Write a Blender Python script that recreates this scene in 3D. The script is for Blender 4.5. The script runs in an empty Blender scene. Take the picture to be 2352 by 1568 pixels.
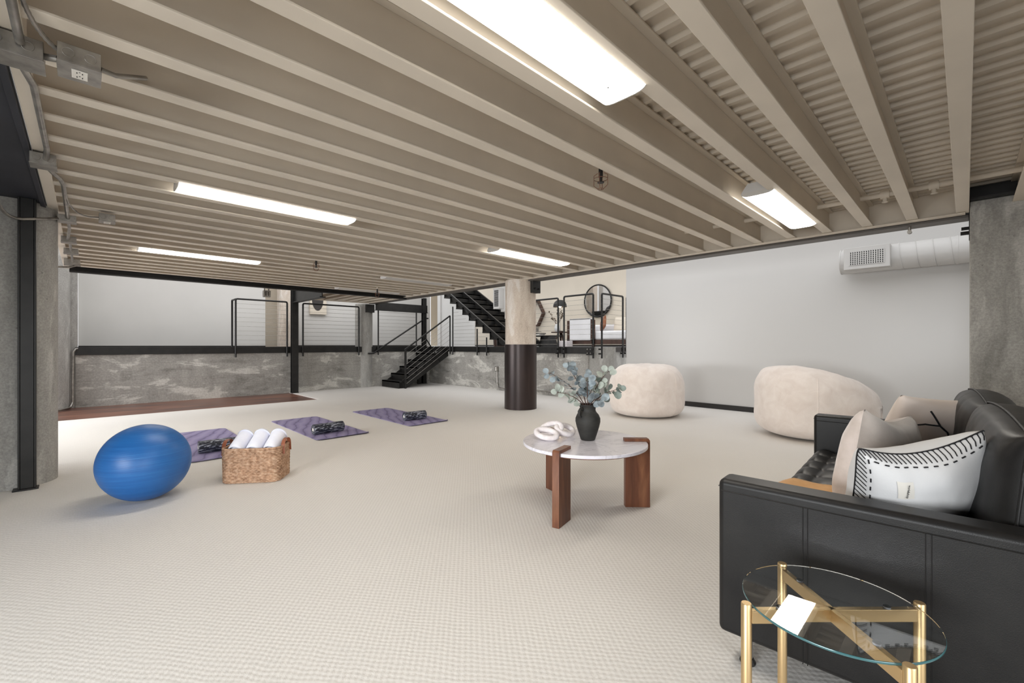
import bpy, bmesh, math, random
from mathutils import Vector, Matrix, noise
PI = math.pi
S = bpy.context.scene
COL = S.collection

# ---------------------------------------------------------------- camera, world, light, exposure
cam = bpy.data.cameras.new('camera')
cam.sensor_width = 36.0
cam.lens = 36.0 * 1011.1 / 2352.0
cam.shift_y = 8.6 / 2352.0
cam.clip_start = 0.05
co = bpy.data.objects.new('camera', cam)
COL.objects.link(co)
co.location = (0, 0, 1.1)
co.rotation_euler = (PI / 2, 0, math.radians(45.851 - 90))
S.camera = co

w = bpy.data.worlds.new('world')
S.world = w
w.use_nodes = True
bg = w.node_tree.nodes['Background']
bg.inputs['Color'].default_value = (0.97, 0.98, 1.0, 1)
bg.inputs['Strength'].default_value = 0.85

def area(name, loc, target, sx, sy, power, color=(1, 1, 1), spread=180):
    l = bpy.data.lights.new(name, 'AREA')
    l.shape = 'RECTANGLE'
    l.size = sx
    l.size_y = sy
    l.energy = power
    l.color = color
    l.spread = math.radians(spread)
    o = bpy.data.objects.new(name, l)
    COL.objects.link(o)
    o.location = loc
    d = Vector(target) - Vector(loc)
    o.rotation_euler = d.to_track_quat('-Z', 'Y').to_euler()
    return o

# daylight through the windows of the street side (left, behind camera); far-left one is added fill
area('window_light_left', (-3.75, 1.2, 1.0), (-1.0, 2.0, 0.0), 3.6, 1.2, 75, (0.95, 0.98, 1.0), 85)
area('window_light_back', (0.6, -3.35, 1.1), (1.3, -0.8, 0.0), 5.5, 1.5, 38, (0.96, 0.985, 1.0), 85)
area('fill_light_far_left', (-3.1, 8.2, 1.0), (0.8, 8.2, 0.0), 4.2, 1.2, 75, (0.97, 0.985, 1.0), 95)  # unseen fill added to brighten the far floor, mats and concrete
# daylight falling into the tall space beyond the mezzanine
area('skylight', (6.6, 4.5, 5.2), (7.2, 4.5, 0.0), 1.4, 9.0, 20, (1.0, 0.99, 0.98))
area('skylight_loft', (3.4, 10.2, 5.2), (3.4, 12.0, 0.8), 7.0, 1.2, 44, (1.0, 0.99, 0.98))

vs = S.view_settings
S.display_settings.display_device = 'sRGB'
vs.view_transform = 'Standard'
vs.look = 'None'
vs.exposure = 0.82
vs.gamma = 1.0
vs.use_curve_mapping = False
try:
    S.cycles.max_bounces = 10
    S.cycles.diffuse_bounces = 6
    S.cycles.transparent_max_bounces = 12
    S.cycles.caustics_reflective = False
    S.cycles.caustics_refractive = False
    S.cycles.use_denoising = True
except Exception:
    pass

# ---------------------------------------------------------------- mesh helpers
class MB:
    def __init__(self):
        self.v = []
        self.f = []
    def add(self, vs, fs):
        n = len(self.v)
        self.v += [tuple(p) for p in vs]
        self.f += [tuple(i + n for i in q) for q in fs]
        return self
    def box(self, x0, x1, y0, y1, z0, z1):
        return self.add([(x0, y0, z0), (x1, y0, z0), (x1, y1, z0), (x0, y1, z0), (x0, y0, z1), (x1, y0, z1), (x1, y1, z1), (x0, y1, z1)],
                        [(0, 3, 2, 1), (4, 5, 6, 7), (0, 1, 5, 4), (1, 2, 6, 5), (2, 3, 7, 6), (3, 0, 4, 7)])
    def obox(self, M, sx, sy, sz):
        n = len(self.v)
        self.box(-sx / 2, sx / 2, -sy / 2, sy / 2, -sz / 2, sz / 2)
        for i in range(n, len(self.v)):
            self.v[i] = tuple(M @ Vector(self.v[i]))
        return self
    def bar(self, p, q, wd, ht, up=(0, 0, 1)):
        p = Vector(p); q = Vector(q)
        z = (q - p).normalized()
        u = Vector(up)
        x = u.cross(z)
        if x.length < 1e-4:
            x = Vector((1, 0, 0)).cross(z)
        x.normalize()
        y = z.cross(x)
        M = Matrix((x, y, z)).transposed().to_4x4()
        M.translation = (p + q) / 2
        return self.obox(M, wd, ht, (q - p).length)
    def tube(self, path, r, n=10, cap=True):
        P = [Vector(p) for p in path]
        rings = []
        N = len(P)
        rr = r if isinstance(r, (list, tuple)) else [r] * N
        t0 = (P[1] - P[0]).normalized()
        x = Vector((0, 0, 1)).cross(t0)
        if x.length < 1e-3:
            x = Vector((1, 0, 0)).cross(t0)
        x.normalize()
        vs = []
        for i in range(N):
            a = (P[i] - P[i - 1]).normalized() if i > 0 else t0
            b = (P[i + 1] - P[i]).normalized() if i < N - 1 else a
            t = (a + b)
            t = t.normalized() if t.length > 1e-6 else b
            x = (x - t * x.dot(t))
            x.normalize()
            y = t.cross(x)
            k = 1.0 / max(0.5, abs(t.dot(b)))
            for j in range(n):
                th = 2 * PI * j / n
                vs.append(P[i] + (x * math.cos(th) + y * math.sin(th)) * rr[i] * (k if 0 < i < N - 1 else 1))
        fs = []
        for i in range(N - 1):
            for j in range(n):
                fs.append((i * n + j, i * n + (j + 1) % n, (i + 1) * n + (j + 1) % n, (i + 1) * n + j))
        if cap:
            fs.append(tuple(reversed(range(n))))
            fs.append(tuple((N - 1) * n + j for j in range(n)))
        return self.add(vs, fs)
    def cyl(self, p, q, r, n=20, r2=None):
        return self.tube([p, q], [r, r if r2 is None else r2], n)
    def lathe(self, cx, cy, prof, n=40, sx=1.0, sy=1.0, cap=True):
        vs = []
        for (r, z) in prof:
            for j in range(n):
                th = 2 * PI * j / n
                vs.append((cx + r * sx * math.cos(th), cy + r * sy * math.sin(th), z))
        fs = []
        for i in range(len(prof) - 1):
            for j in range(n):
                fs.append((i * n + j, i * n + (j + 1) % n, (i + 1) * n + (j + 1) % n, (i + 1) * n + j))
        if cap and prof[0][0] > 1e-6:
            fs.append(tuple(reversed(range(n))))
        if cap and prof[-1][0] > 1e-6:
            fs.append(tuple((len(prof) - 1) * n + j for j in range(n)))
        return self.add(vs, fs)
    def prism(self, poly, z0, z1):
        n = len(poly)
        vs = [(x, y, z0) for x, y in poly] + [(x, y, z1) for x, y in poly]
        fs = [tuple(reversed(range(n))), tuple(range(n, 2 * n))]
        for i in range(n):
            j = (i + 1) % n
            fs.append((i, j, n + j, n + i))
        return self.add(vs, fs)
    def grid(self, fn, nu, nv, close_u=False):
        vs = []
        for i in range(nu + 1):
            for j in range(nv + 1):
                vs.append(fn(i / nu, j / nv))
        fs = []
        for i in range(nu):
            for j in range(nv):
                a = i * (nv + 1) + j
                fs.append((a, a + nv + 1, a + nv + 2, a + 1))
        return self.add(vs, fs)
    def sphere(self, c, r, n=24, m=16, s=(1, 1, 1)):
        c = Vector(c)
        vs = []
        for i in range(m + 1):
            ph = PI * i / m
            for j in range(n):
                th = 2 * PI * j / n
                vs.append((c.x + r * s[0] * math.sin(ph) * math.cos(th), c.y + r * s[1] * math.sin(ph) * math.sin(th), c.z - r * s[2] * math.cos(ph)))
        fs = []
        for i in range(m):
            for j in range(n):
                fs.append((i * n + j, i * n + (j + 1) % n, (i + 1) * n + (j + 1) % n, (i + 1) * n + j))
        return self.add(vs, fs)
    def torus(self, M, R, r, n=32, m=10, sx=1.0, sy=1.0):
        vs = []
        for i in range(n):
            a = 2 * PI * i / n
            for j in range(m):
                b = 2 * PI * j / m
                vs.append(M @ Vector(((R * sx + r * math.cos(b)) * math.cos(a), (R * sy + r * math.cos(b)) * math.sin(a), r * math.sin(b))))
        fs = []
        for i in range(n):
            for j in range(m):
                fs.append((i * m + j, ((i + 1) % n) * m + j, ((i + 1) % n) * m + (j + 1) % m, i * m + (j + 1) % m))
        return self.add(vs, fs)
    def shift(self, d):
        self.v = [(x + d[0], y + d[1], z + d[2]) for x, y, z in self.v]
        return self
    def xf(self, M):
        self.v = [tuple(M @ Vector(p)) for p in self.v]
        return self

def obj(name, mb, mat, parent=None, smooth=None, bevel=0.0, seg=2, subsurf=0, merge=False):
    me = bpy.data.meshes.new(name)
    me.from_pydata(mb.v, [], mb.f)
    bm = bmesh.new()
    bm.from_mesh(me)
    if merge:
        bmesh.ops.remove_doubles(bm, verts=bm.verts, dist=1e-5)
    bmesh.ops.recalc_face_normals(bm, faces=bm.faces)
    bm.to_mesh(me)
    bm.free()
    me.materials.append(mat)
    o = bpy.data.objects.new(name, me)
    COL.objects.link(o)
    if parent is not None:
        o.parent = parent
    if smooth is not None:
        for p in me.polygons:
            p.use_smooth = True
        if smooth < 179:
            me.set_sharp_from_angle(angle=math.radians(smooth))
    if bevel > 0:
        b = o.modifiers.new('bevel', 'BEVEL')
        b.width = bevel
        b.segments = seg
        b.limit_method = 'ANGLE'
        b.angle_limit = math.radians(40)
        b.harden_normals = True
        for p in me.polygons:
            p.use_smooth = True
        me.set_sharp_from_angle(angle=math.radians(180))
    if subsurf:
        s = o.modifiers.new('sub', 'SUBSURF')
        s.levels = subsurf
        s.render_levels = subsurf
    return o

def tag(o, label=None, cat=None, group=None, kind=None):
    if label: o['label'] = label
    if cat: o['category'] = cat
    if group: o['group'] = group
    if kind: o['kind'] = kind
    return o

def thing(name, label, cat, loc=(0, 0, 0), rz=0.0, group=None, kind=None):
    o = bpy.data.objects.new(name, None)
    o.empty_display_size = 0.1
    COL.objects.link(o)
    o.location = loc
    o.rotation_euler = (0, 0, rz)
    return tag(o, label, cat, group, kind)

def copy_tree(o, parent=None):
    c = o.copy()
    COL.objects.link(c)
    c.parent = parent
    for ch in list(o.children):
        copy_tree(ch, c)
    return c

def struct(name, mb, mat, parent=None, label=None, **kw):
    o = obj(name, mb, mat, parent, **kw)
    if parent is None:
        o['kind'] = 'structure'
        if label:
            o['label'] = label
    return o

# ---------------------------------------------------------------- materials
def lin(c):
    c = c / 255.0
    return c / 12.92 if c <= 0.04045 else ((c + 0.055) / 1.055) ** 2.4

def rgb(r, g, b):
    return (lin(r), lin(g), lin(b), 1)

class Mat:
    def __init__(self, name, color, rough=0.6, metal=0.0, spec=0.5):
        self.m = bpy.data.materials.new(name)
        self.m.use_nodes = True
        self.t = self.m.node_tree
        self.n = self.t.nodes
        self.b = self.n['Principled BSDF']
        self.b.inputs['Base Color'].default_value = color
        self.b.inputs['Roughness'].default_value = rough
        self.b.inputs['Metallic'].default_value = metal
        self.b.inputs['Specular IOR Level'].default_value = spec
        self.tc = self.n.new('ShaderNodeTexCoord')
        self.h = None
    def link(self, a, b):
        self.t.links.new(a, b)
    def map(self, scale=(1, 1, 1), rot=(0, 0, 0), loc=(0, 0, 0)):
        mp = self.n.new('ShaderNodeMapping')
        mp.inputs['Scale'].default_value = scale
        mp.inputs['Rotation'].default_value = rot
        mp.inputs['Location'].default_value = loc
        self.link(self.tc.outputs['Object'], mp.inputs['Vector'])
        return mp.outputs['Vector']
    def noise(self, scale, vec=None, detail=4, rough=0.55, dist=0.0):
        x = self.n.new('ShaderNodeTexNoise')
        x.inputs['Scale'].default_value = scale
        x.inputs['Detail'].default_value = detail
        x.inputs['Roughness'].default_value = rough
        x.inputs['Distortion'].default_value = dist
        self.link(vec if vec is not None else self.tc.outputs['Object'], x.inputs['Vector'])
        return x.outputs['Fac']
    def wave(self, scale, vec=None, dist=2, detail=2, dscale=1.0, prof='SIN', kind='BANDS', dirn='X'):
        x = self.n.new('ShaderNodeTexWave')
        x.wave_type = kind
        if kind == 'BANDS':
            x.bands_direction = dirn
        x.wave_profile = prof
        x.inputs['Scale'].default_value = scale
        x.inputs['Distortion'].default_value = dist
        x.inputs['Detail'].default_value = detail
        x.inputs['Detail Scale'].default_value = dscale
        self.link(vec if vec is not None else self.tc.outputs['Object'], x.inputs['Vector'])
        return x.outputs['Fac']
    def ramp(self, fac, stops):
        r = self.n.new('ShaderNodeValToRGB')
        e = r.color_ramp.elements
        while len(e) < len(stops):
            e.new(0.5)
        for el, (p, c) in zip(e, stops):
            el.position = p
            el.color = c
        self.link(fac, r.inputs['Fac'])
        return r.outputs['Color']
    def mix(self, fac, a, b, mode='MIX'):
        x = self.n.new('ShaderNodeMix')
        x.data_type = 'RGBA'
        x.blend_type = mode
        if isinstance(fac, (int, float)):
            x.inputs[0].default_value = fac
        else:
            self.link(fac, x.inputs[0])
        for v, i in ((a, 6), (b, 7)):
            if isinstance(v, tuple):
                x.inputs[i].default_value = v
            else:
                self.link(v, x.inputs[i])
        return x.outputs[2]
    def math(self, op, a, b=None):
        x = self.n.new('ShaderNodeMath')
        x.operation = op
        for i, v in enumerate((a, b)):
            if v is None:
                continue
            if isinstance(v, (int, float)):
                x.inputs[i].default_value = v
            else:
                self.link(v, x.inputs[i])
        return x.outputs[0]
    def sep(self, vec=None):
        x = self.n.new('ShaderNodeSeparateXYZ')
        self.link(vec if vec is not None else self.tc.outputs['Object'], x.inputs[0])
        return x.outputs
    def color(self, c):
        self.link(c, self.b.inputs['Base Color'])
        return self
    def roughness(self, f, lo, hi):
        mr = self.n.new('ShaderNodeMapRange')
        mr.inputs['To Min'].default_value = lo
        mr.inputs['To Max'].default_value = hi
        self.link(f, mr.inputs['Value'])
        self.link(mr.outputs['Result'], self.b.inputs['Roughness'])
        return self
    def bump(self, h, strength=0.3, dist=0.01):
        x = self.n.new('ShaderNodeBump')
        x.inputs['Strength'].default_value = strength
        x.inputs['Distance'].default_value = dist
        self.link(h, x.inputs['Height'])
        if self.h is not None:
            self.link(self.h, x.inputs['Normal'])
        self.h = x.outputs['Normal']
        self.link(self.h, self.b.inputs['Normal'])
        return self

def plain(name, c, rough=0.5, metal=0.0, spec=0.5, var=0.06, vscale=3.0, bump=0.0, bscale=60.0):
    m = Mat(name, rgb(*c), rough, metal, spec)
    if var > 0:
        n = m.noise(vscale, detail=3)
        a = rgb(*[max(0, x * (1 - var)) for x in c])
        b = rgb(*[min(255, x * (1 + var)) for x in c])
        m.color(m.ramp(n, [(0.3, a), (0.7, b)]))
    if bump > 0:
        m.bump(m.noise(bscale, detail=3), bump, 0.004)
    return m.m

def concrete(name, dark, mid, light, board=0.0, scale=1.0, zs=2.6):
    m = Mat(name, rgb(*mid), 0.85, 0, 0.25)
    n1 = m.noise(1.3 * scale, m.map((1, 1, zs)), detail=6, rough=0.62, dist=0.6)
    c = m.ramp(n1, [(0.30, rgb(*dark)), (0.46, rgb(*mid)), (0.54, rgb(*mid)), (0.60, rgb(*light)), (0.75, rgb(*light))])
    n2 = m.noise(34 * scale, detail=5, rough=0.7)
    c = m.mix(0.55, c, m.ramp(n2, [(0.25, (0.25, 0.25, 0.25, 1)), (0.5, (0.5, 0.5, 0.5, 1)), (0.75, (0.78, 0.78, 0.78, 1))]), 'OVERLAY')
    n4 = m.noise(5 * scale, m.map((1, 1, 0.35), loc=(4, 2, 1)), detail=5, rough=0.6)
    c = m.mix(0.4, c, m.ramp(n4, [(0.3, (0.33, 0.33, 0.32, 1)), (0.7, (0.66, 0.66, 0.65, 1))]), 'OVERLAY')
    v = m.n.new('ShaderNodeTexVoronoi')
    v.inputs['Scale'].default_value = 9.0
    m.link(m.tc.outputs['Object'], v.inputs['Vector'])
    pit = m.ramp(v.outputs['Distance'], [(0.03, (0.35, 0.35, 0.35, 1)), (0.07, (1, 1, 1, 1))])
    c = m.mix(0.6, c, pit, 'MULTIPLY')
    if board > 0:
        z = m.sep()[2]
        f = m.math('FRACT', m.math('MULTIPLY', m.math('ADD', z, m.math('MULTIPLY', n1, 0.03)), 1.0 / board))
        ln = m.ramp(f, [(0.0, (0.55, 0.55, 0.55, 1)), (0.035, (1, 1, 1, 1)), (0.965, (1, 1, 1, 1)), (1.0, (0.55, 0.55, 0.55, 1))])
        c = m.mix(0.55, c, ln, 'MULTIPLY')
    m.color(c)
    m.bump(n2, 0.25, 0.006)
    m.bump(n1, 0.3, 0.02)
    return m.m

def carpet_mat():
    m = Mat('carpet', rgb(205, 196, 184), 0.95, 0, 0.1)
    s = m.sep()
    p = 0.0135
    wob = m.math('MULTIPLY', m.noise(8, detail=2), 0.02)
    a = m.math('SINE', m.math('MULTIPLY', m.math('ADD', s[0], wob), PI / p))
    b = m.math('SINE', m.math('MULTIPLY', m.math('ADD', s[1], wob), PI / (p * 1.25)))
    h = m.math('ADD', m.math('MULTIPLY', m.math('MULTIPLY', a, b), 0.5), 0.5)
    fz = m.noise(260, detail=2)
    hh = m.math('ADD', m.math('ADD', m.math('MULTIPLY', h, 0.7), m.math('MULTIPLY', fz, 0.5)), m.math('MULTIPLY', m.noise(75, detail=2), 0.7))
    h = m.math('ADD', m.math('MULTIPLY', h, 0.6), m.math('MULTIPLY', m.noise(80, m.map((1, 1, 1), loc=(3, 1, 0)), detail=2), 0.4))
    c = m.ramp(h, [(0.02, rgb(198, 194, 187)), (0.4, rgb(213, 209, 204)), (0.9, rgb(219, 216, 211))])
    big = m.noise(0.9, detail=2)
    c = m.mix(0.25, c, m.ramp(big, [(0.3, (0.45, 0.45, 0.45, 1)), (0.7, (0.56, 0.56, 0.56, 1))]), 'OVERLAY')
    m.color(c)
    m.bump(hh, 0.28, 0.004)
    return m.m

def stained_floor():
    m = Mat('stained_concrete', rgb(96, 66, 56), 0.28, 0, 0.5)
    n = m.noise(1.6, m.map((0.5, 1.6, 1)), detail=6, rough=0.6, dist=0.8)
    m.color(m.ramp(n, [(0.3, rgb(66, 48, 46)), (0.5, rgb(104, 70, 58)), (0.7, rgb(128, 88, 72))]))
    m.roughness(n, 0.22, 0.45)
    return m.m

def wood(name, a, b, c, axis=2, rough=0.4, scale=9.0):
    m = Mat(name, rgb(*b), rough, 0, 0.4)
    sc = [scale, scale, scale]
    sc[axis] = scale * 0.12
    v = m.map(tuple(sc))
    n = m.noise(1.0, v, detail=6, rough=0.6, dist=0.8)
    n2 = m.noise(6.0, v, detail=4, rough=0.7)
    col = m.ramp(n, [(0.28, rgb(*a)), (0.5, rgb(*b)), (0.72, rgb(*c))])
    col = m.mix(0.4, col, m.ramp(n2, [(0.3, (0.35, 0.35, 0.35, 1)), (0.7, (0.62, 0.62, 0.62, 1))]), 'OVERLAY')
    m.color(col)
    m.bump(n2, 0.08, 0.002)
    return m.m

def marble():
    m = Mat('marble', rgb(226, 223, 226), 0.18, 0, 0.5)
    v1 = m.noise(3.2, m.map((1, 1.8, 1), (0, 0, 0.7)), detail=8, rough=0.6, dist=1.4)
    vein = m.ramp(v1, [(0.44, rgb(224, 222, 230)), (0.492, rgb(204, 202, 212)), (0.51, rgb(224, 222, 230)), (0.62, rgb(217, 215, 225)), (0.75, rgb(226, 224, 231))])
    m.color(vein)
    return m.m

def leather():
    m = Mat('black_leather', rgb(30, 29, 29), 0.4, 0, 0.32)
    v = m.n.new('ShaderNodeTexVoronoi')
    v.inputs['Scale'].default_value = 420
    m.link(m.tc.outputs['Object'], v.inputs['Vector'])
    n = m.noise(5, detail=4)
    m.color(m.ramp(n, [(0.3, rgb(20, 19, 20)), (0.7, rgb(32, 31, 30))]))
    m.roughness(n, 0.33, 0.5)
    m.bump(v.outputs['Distance'], 0.14, 0.0010)
    m.bump(m.noise(7, m.map((1, 1, 1)), detail=2), 0.06, 0.006)
    return m.m

def blue_rubber():
    m = Mat('blue_rubber', rgb(26, 106, 196), 0.34, 0, 0.45)
    s = m.noise(3.0, m.map((0.6, 0.6, 26), (0.0, 0.12, 0)), detail=5, rough=0.7)
    m.color(m.ramp(s, [(0.2, rgb(30, 86, 150)), (0.55, rgb(37, 99, 166)), (0.70, rgb(46, 110, 174)), (0.82, rgb(92, 152, 204))]))
    m.roughness(s, 0.34, 0.48)
    m.bump(m.wave(26, m.map((1, 1, 1), (0, 0.12, 0)), 1.0, 2, dirn='Z'), 0.05, 0.003)
    return m.m

def wicker():
    m = Mat('wicker', rgb(176, 132, 96), 0.75, 0, 0.3)
    uv = m.n.new('ShaderNodeUVMap')
    n = m.noise(30, detail=4)
    n2 = m.noise(1, m.map((38, 38, 62)), detail=3)
    c = m.ramp(n2, [(0.25, rgb(126, 92, 68)), (0.5, rgb(178, 142, 114)), (0.75, rgb(206, 178, 152))])
    c = m.mix(0.5, c, m.ramp(n, [(0.3, (0.3, 0.3, 0.3, 1)), (0.7, (0.65, 0.65, 0.65, 1))]), 'OVERLAY')
    m.color(c)
    m.bump(n, 0.3, 0.003)
    return m.m

def mat_purple():
    m = Mat('purple_mat', rgb(98, 88, 122), 0.7, 0, 0.3)
    f = m.wave(2.6, m.map((1.0, 0.65, 1), (0, 0, 0.6)), 5.5, 2, 1.1)
    m.color(m.ramp(f, [(0.0, rgb(108, 100, 132)), (0.12, rgb(132, 124, 160)), (0.55, rgb(139, 131, 166)), (1.0, rgb(148, 140, 172))]))
    m.bump(m.noise(300, detail=2), 0.1, 0.001)
    return m.m

def swirl_roller():
    m = Mat('swirl_foam', rgb(30, 32, 40), 0.5, 0, 0.4)
    f = m.noise(5, m.map((1.0, 5.0, 5.0)), detail=5, rough=0.6, dist=3.2)
    m.color(m.ramp(f, [(0.40, rgb(22, 24, 34)), (0.53, rgb(40, 44, 60)), (0.60, rgb(196, 200, 212)), (0.65, rgb(60, 64, 82)), (0.72, rgb(176, 180, 196)), (0.8, rgb(26, 28, 36))]))
    return m.m

def plush():
    m = Mat('cream_plush', rgb(232, 219, 207), 0.95, 0, 0.1)
    n = m.noise(7, m.map((1, 1, 1)), detail=5, rough=0.6, dist=0.5)
    n2 = m.noise(160, detail=3)
    m.color(m.ramp(n, [(0.32, rgb(221, 208, 199)), (0.68, rgb(234, 224, 216))]))
    m.b.inputs['Sheen Weight'].default_value = 0.35
    m.b.inputs['Sheen Roughness'].default_value = 0.6
    m.bump(n, 0.3, 0.025)
    m.bump(n2, 0.4, 0.003)
    return m.m

def fabric(name, a, b, scale=4, bump=0.25, sheen=0.2, rough=0.9):
    m = Mat(name, rgb(*a), rough, 0, 0.2)
    n = m.noise(scale, detail=4)
    m.color(m.ramp(n, [(0.3, rgb(*a)), (0.7, rgb(*b))]))
    m.b.inputs['Sheen Weight'].default_value = sheen
    m.bump(m.noise(220, detail=2), bump, 0.002)
    return m.m

def glass():
    m = Mat('clear_glass', (0.97, 1.0, 0.99, 1), 0.0, 0, 0.5)
    m.b.inputs['Transmission Weight'].default_value = 1.0
    m.b.inputs['IOR'].default_value = 1.5
    # light passes straight through thin clear glass
    return m.m

def emit_lens():
    m = Mat('lit_prismatic_lens', rgb(250, 246, 236), 0.4, 0, 0.4)
    s = m.sep()
    y = s[1]
    t1 = m.math('ABSOLUTE', m.math('SUBTRACT', m.math('ABSOLUTE', y), 0.045))
    f = m.ramp(m.math('MULTIPLY', t1, 12.0), [(0.0, (1, 1, 1, 1)), (0.55, (0.62, 0.62, 0.62, 1)), (1.0, (0.52, 0.52, 0.52, 1))])
    gx = m.math('SINE', m.math('MULTIPLY', s[0], 2 * PI / 0.0065))
    gy = m.math('SINE', m.math('MULTIPLY', y, 2 * PI / 0.0065))
    m.bump(m.math('MULTIPLY', gx, gy), 0.3, 0.002)
    m.b.inputs['Emission Color'].default_value = (1.0, 0.945, 0.86, 1)
    e = m.math('MULTIPLY', f, 14.0)
    m.link(e, m.b.inputs['Emission Strength'])
    return m.m

WHITE = Mat('white_gloss_wall', rgb(199, 197, 194), 0.32, 0, 0.4)
WHITE.bump(WHITE.noise(1.1, detail=2), 0.04, 0.05)
WHITE = WHITE.m
WALLW = plain('white_paint', (206, 204, 200), 0.6, var=0.015, vscale=1.0)
BEIGE = plain('beige_paint', (216, 206, 190), 0.7, var=0.02, vscale=1.0)
TAN = plain('tan_paint', (150, 140, 124), 0.7, var=0.02, vscale=1.0)
STEELB = plain('beige_painted_steel', (216, 206, 191), 0.5, var=0.025, vscale=2.0, bump=0.06, bscale=40)
GIRD = plain('grey_painted_girder', (84, 78, 72), 0.45, var=0.08, vscale=4, bump=0.05)
BLACK = plain('black_steel', (32, 31, 30), 0.42, 0.3, var=0.2, vscale=7, bump=0.06)
NAVY = plain('dark_soffit', (36, 38, 46), 0.6, var=0.12, vscale=3, bump=0.05)
BASEB = plain('black_baseboard', (34, 31, 29), 0.5, var=0.1)
RUST = None
CONC = concrete('board_formed_concrete', (116, 114, 109), (154, 151, 146), (190, 187, 181), board=0.155)
CONC2 = concrete('column_concrete', (134, 132, 128), (158, 156, 152), (178, 176, 172), scale=2.2, zs=0.32)
CONCL = concrete('bare_concrete', (178, 165, 152), (202, 190, 178), (214, 206, 198), scale=2.2, zs=0.3)
CARPET = carpet_mat()
STAIN = stained_floor()
MARBLE = marble()
WALNUT = wood('walnut', (70, 42, 30), (104, 64, 45), (136, 92, 64), 2)
LEATHER = leather()
BLUE = blue_rubber()
WICKER = wicker()
PURPLE = mat_purple()
SWIRL = swirl_roller()
PLUSH = plush()
TOWEL = fabric('white_towel', (226, 228, 242), (240, 241, 250), 8, 0.5, 0.3)
TANL = plain('tan_leather', (136, 78, 52), 0.5, var=0.12, vscale=20)
GOLD = Mat('brushed_gold', rgb(204, 176, 132), 0.36, 0.85, 0.5)
GOLD.roughness(GOLD.noise(40, GOLD.map((1, 1, 0.1))), 0.32, 0.46)
GOLD = GOLD.m
GLASS = glass()
GEDGE = plain('rubber_bumper', (214, 216, 226), 0.15, var=0.02)
GALV = plain('galvanized_steel', (150, 146, 140), 0.38, 0.75, var=0.14, vscale=14, bump=0.05, bscale=30)
CHROME = plain('brushed_chrome', (170, 170, 172), 0.22, 0.95, var=0.06)
OFFW = plain('white_plastic', (222, 218, 210), 0.4, var=0.02)
VENTW = plain('white_enamel', (196, 194, 191), 0.4, var=0.015)
DARK = plain('dark_void', (20, 19, 18), 0.9, var=0)
LENS = emit_lens()
LENSOFF = plain('unlit_lens', (196, 192, 186), 0.4, var=0.02)
VASE = Mat('black_clay', rgb(42, 42, 40), 0.62, 0, 0.35)
_n = VASE.noise(7, VASE.map((1, 1, 2.4)), detail=6, rough=0.65)
VASE.color(VASE.ramp(_n, [(0.3, rgb(34, 34, 33)), (0.64, rgb(52, 51, 48)), (0.735, rgb(60, 58, 54)), (0.76, rgb(140, 134, 122))]))
VASE.bump(_n, 0.3, 0.004)
VASE = VASE.m
LEAF1 = plain('leaf_blue_green', (128, 138, 143), 0.6, var=0.3, vscale=14)
LEAF2 = plain('leaf_grey_green', (118, 128, 122), 0.6, var=0.3, vscale=14)
LEAF3 = plain('leaf_pale', (172, 180, 172), 0.6, var=0.1, vscale=22)
TWIG = plain('dark_twig', (72, 50, 44), 0.7, var=0.15, vscale=30)
WHITEWOOD = fabric('whitewashed_wood', (214, 206, 206), (236, 230, 230), 30, 0.4, 0.0, 0.7)
PILW = fabric('white_cotton', (210, 210, 211), (219, 219, 219), 3, 0.2)
PILS = fabric('sand_velvet', (196, 184, 176), (216, 204, 198), 14, 0.3, 0.5)
PILG = fabric('grey_velvet', (150, 142, 136), (182, 174, 168), 6, 0.3, 0.5)
THROW = fabric('ochre_throw', (222, 170, 112), (232, 184, 128), 30, 0.5)
BLKY = plain('black_yarn', (26, 26, 30), 0.8, var=0.1)
WALLDARK = plain('dark_grey_fabric', (62, 58, 56), 0.8, var=0.08)
RUSTB = Mat('blackened_steel_sleeve', rgb(52, 44, 42), 0.34, 0.55, 0.5)
_n = RUSTB.noise(2.2, RUSTB.map((1, 1, 0.25)), detail=5)
RUSTB.color(RUSTB.ramp(_n, [(0.3, rgb(40, 34, 34)), (0.55, rgb(58, 48, 46)), (0.75, rgb(74, 60, 52))]))
RUSTB.roughness(_n, 0.26, 0.45)
RUSTB = RUSTB.m
RUSTW = plain('rusty_wire', (120, 84, 66), 0.6, 0.4, var=0.15, vscale=30)
MIRROR = plain('mirror_glass', (200, 200, 200), 0.03, 1.0, var=0)
BROWN = plain('dark_walnut', (70, 48, 38), 0.45, var=0.15, vscale=8)
BROWNC = fabric('brown_cushion', (112, 70, 50), (150, 100, 72), 18, 0.3)
WHITEC = fabric('white_throw', (222, 221, 222), (232, 231, 232), 4, 0.3)
LAMPE = Mat('warm_bulb', rgb(255, 220, 160), 0.4)
LAMPE.b.inputs['Emission Color'].default_value = (1.0, 0.72, 0.40, 1)
LAMPE.b.inputs['Emission Strength'].default_value = 45
LAMPE = LAMPE.m

# ---------------------------------------------------------------- setting: floor, walls
ZB = 2.22      # underside of the ceiling joists
ZP = 1.06      # level of the raised platform
struct('floor', MB().box(-4.0, 7.9, -3.6, 11.05, -0.15, -0.012), STAIN)
c = obj('carpet', MB().prism([(-3.9, -3.5), (7.84, -3.5), (7.84, 5.0), (7.29, 5.0), (7.29, 11.0), (3.43, 11.0), (3.43, 9.17), (-0.8, 9.17), (-0.8, 5.85), (-3.9, 5.85)], -0.012, 0.0), CARPET)
tag(c, 'cream loop pile carpet covering most of the basement floor', 'carpet')

# tall glossy white wall on the right
struct('wall_right', MB().box(7.84, 8.0, -3.6, 4.77, 0.0, 5.2), WHITE)
struct('baseboard_right', MB().box(7.822, 7.845, -3.6, 4.77, 0.0, 0.085), BASEB)

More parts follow.
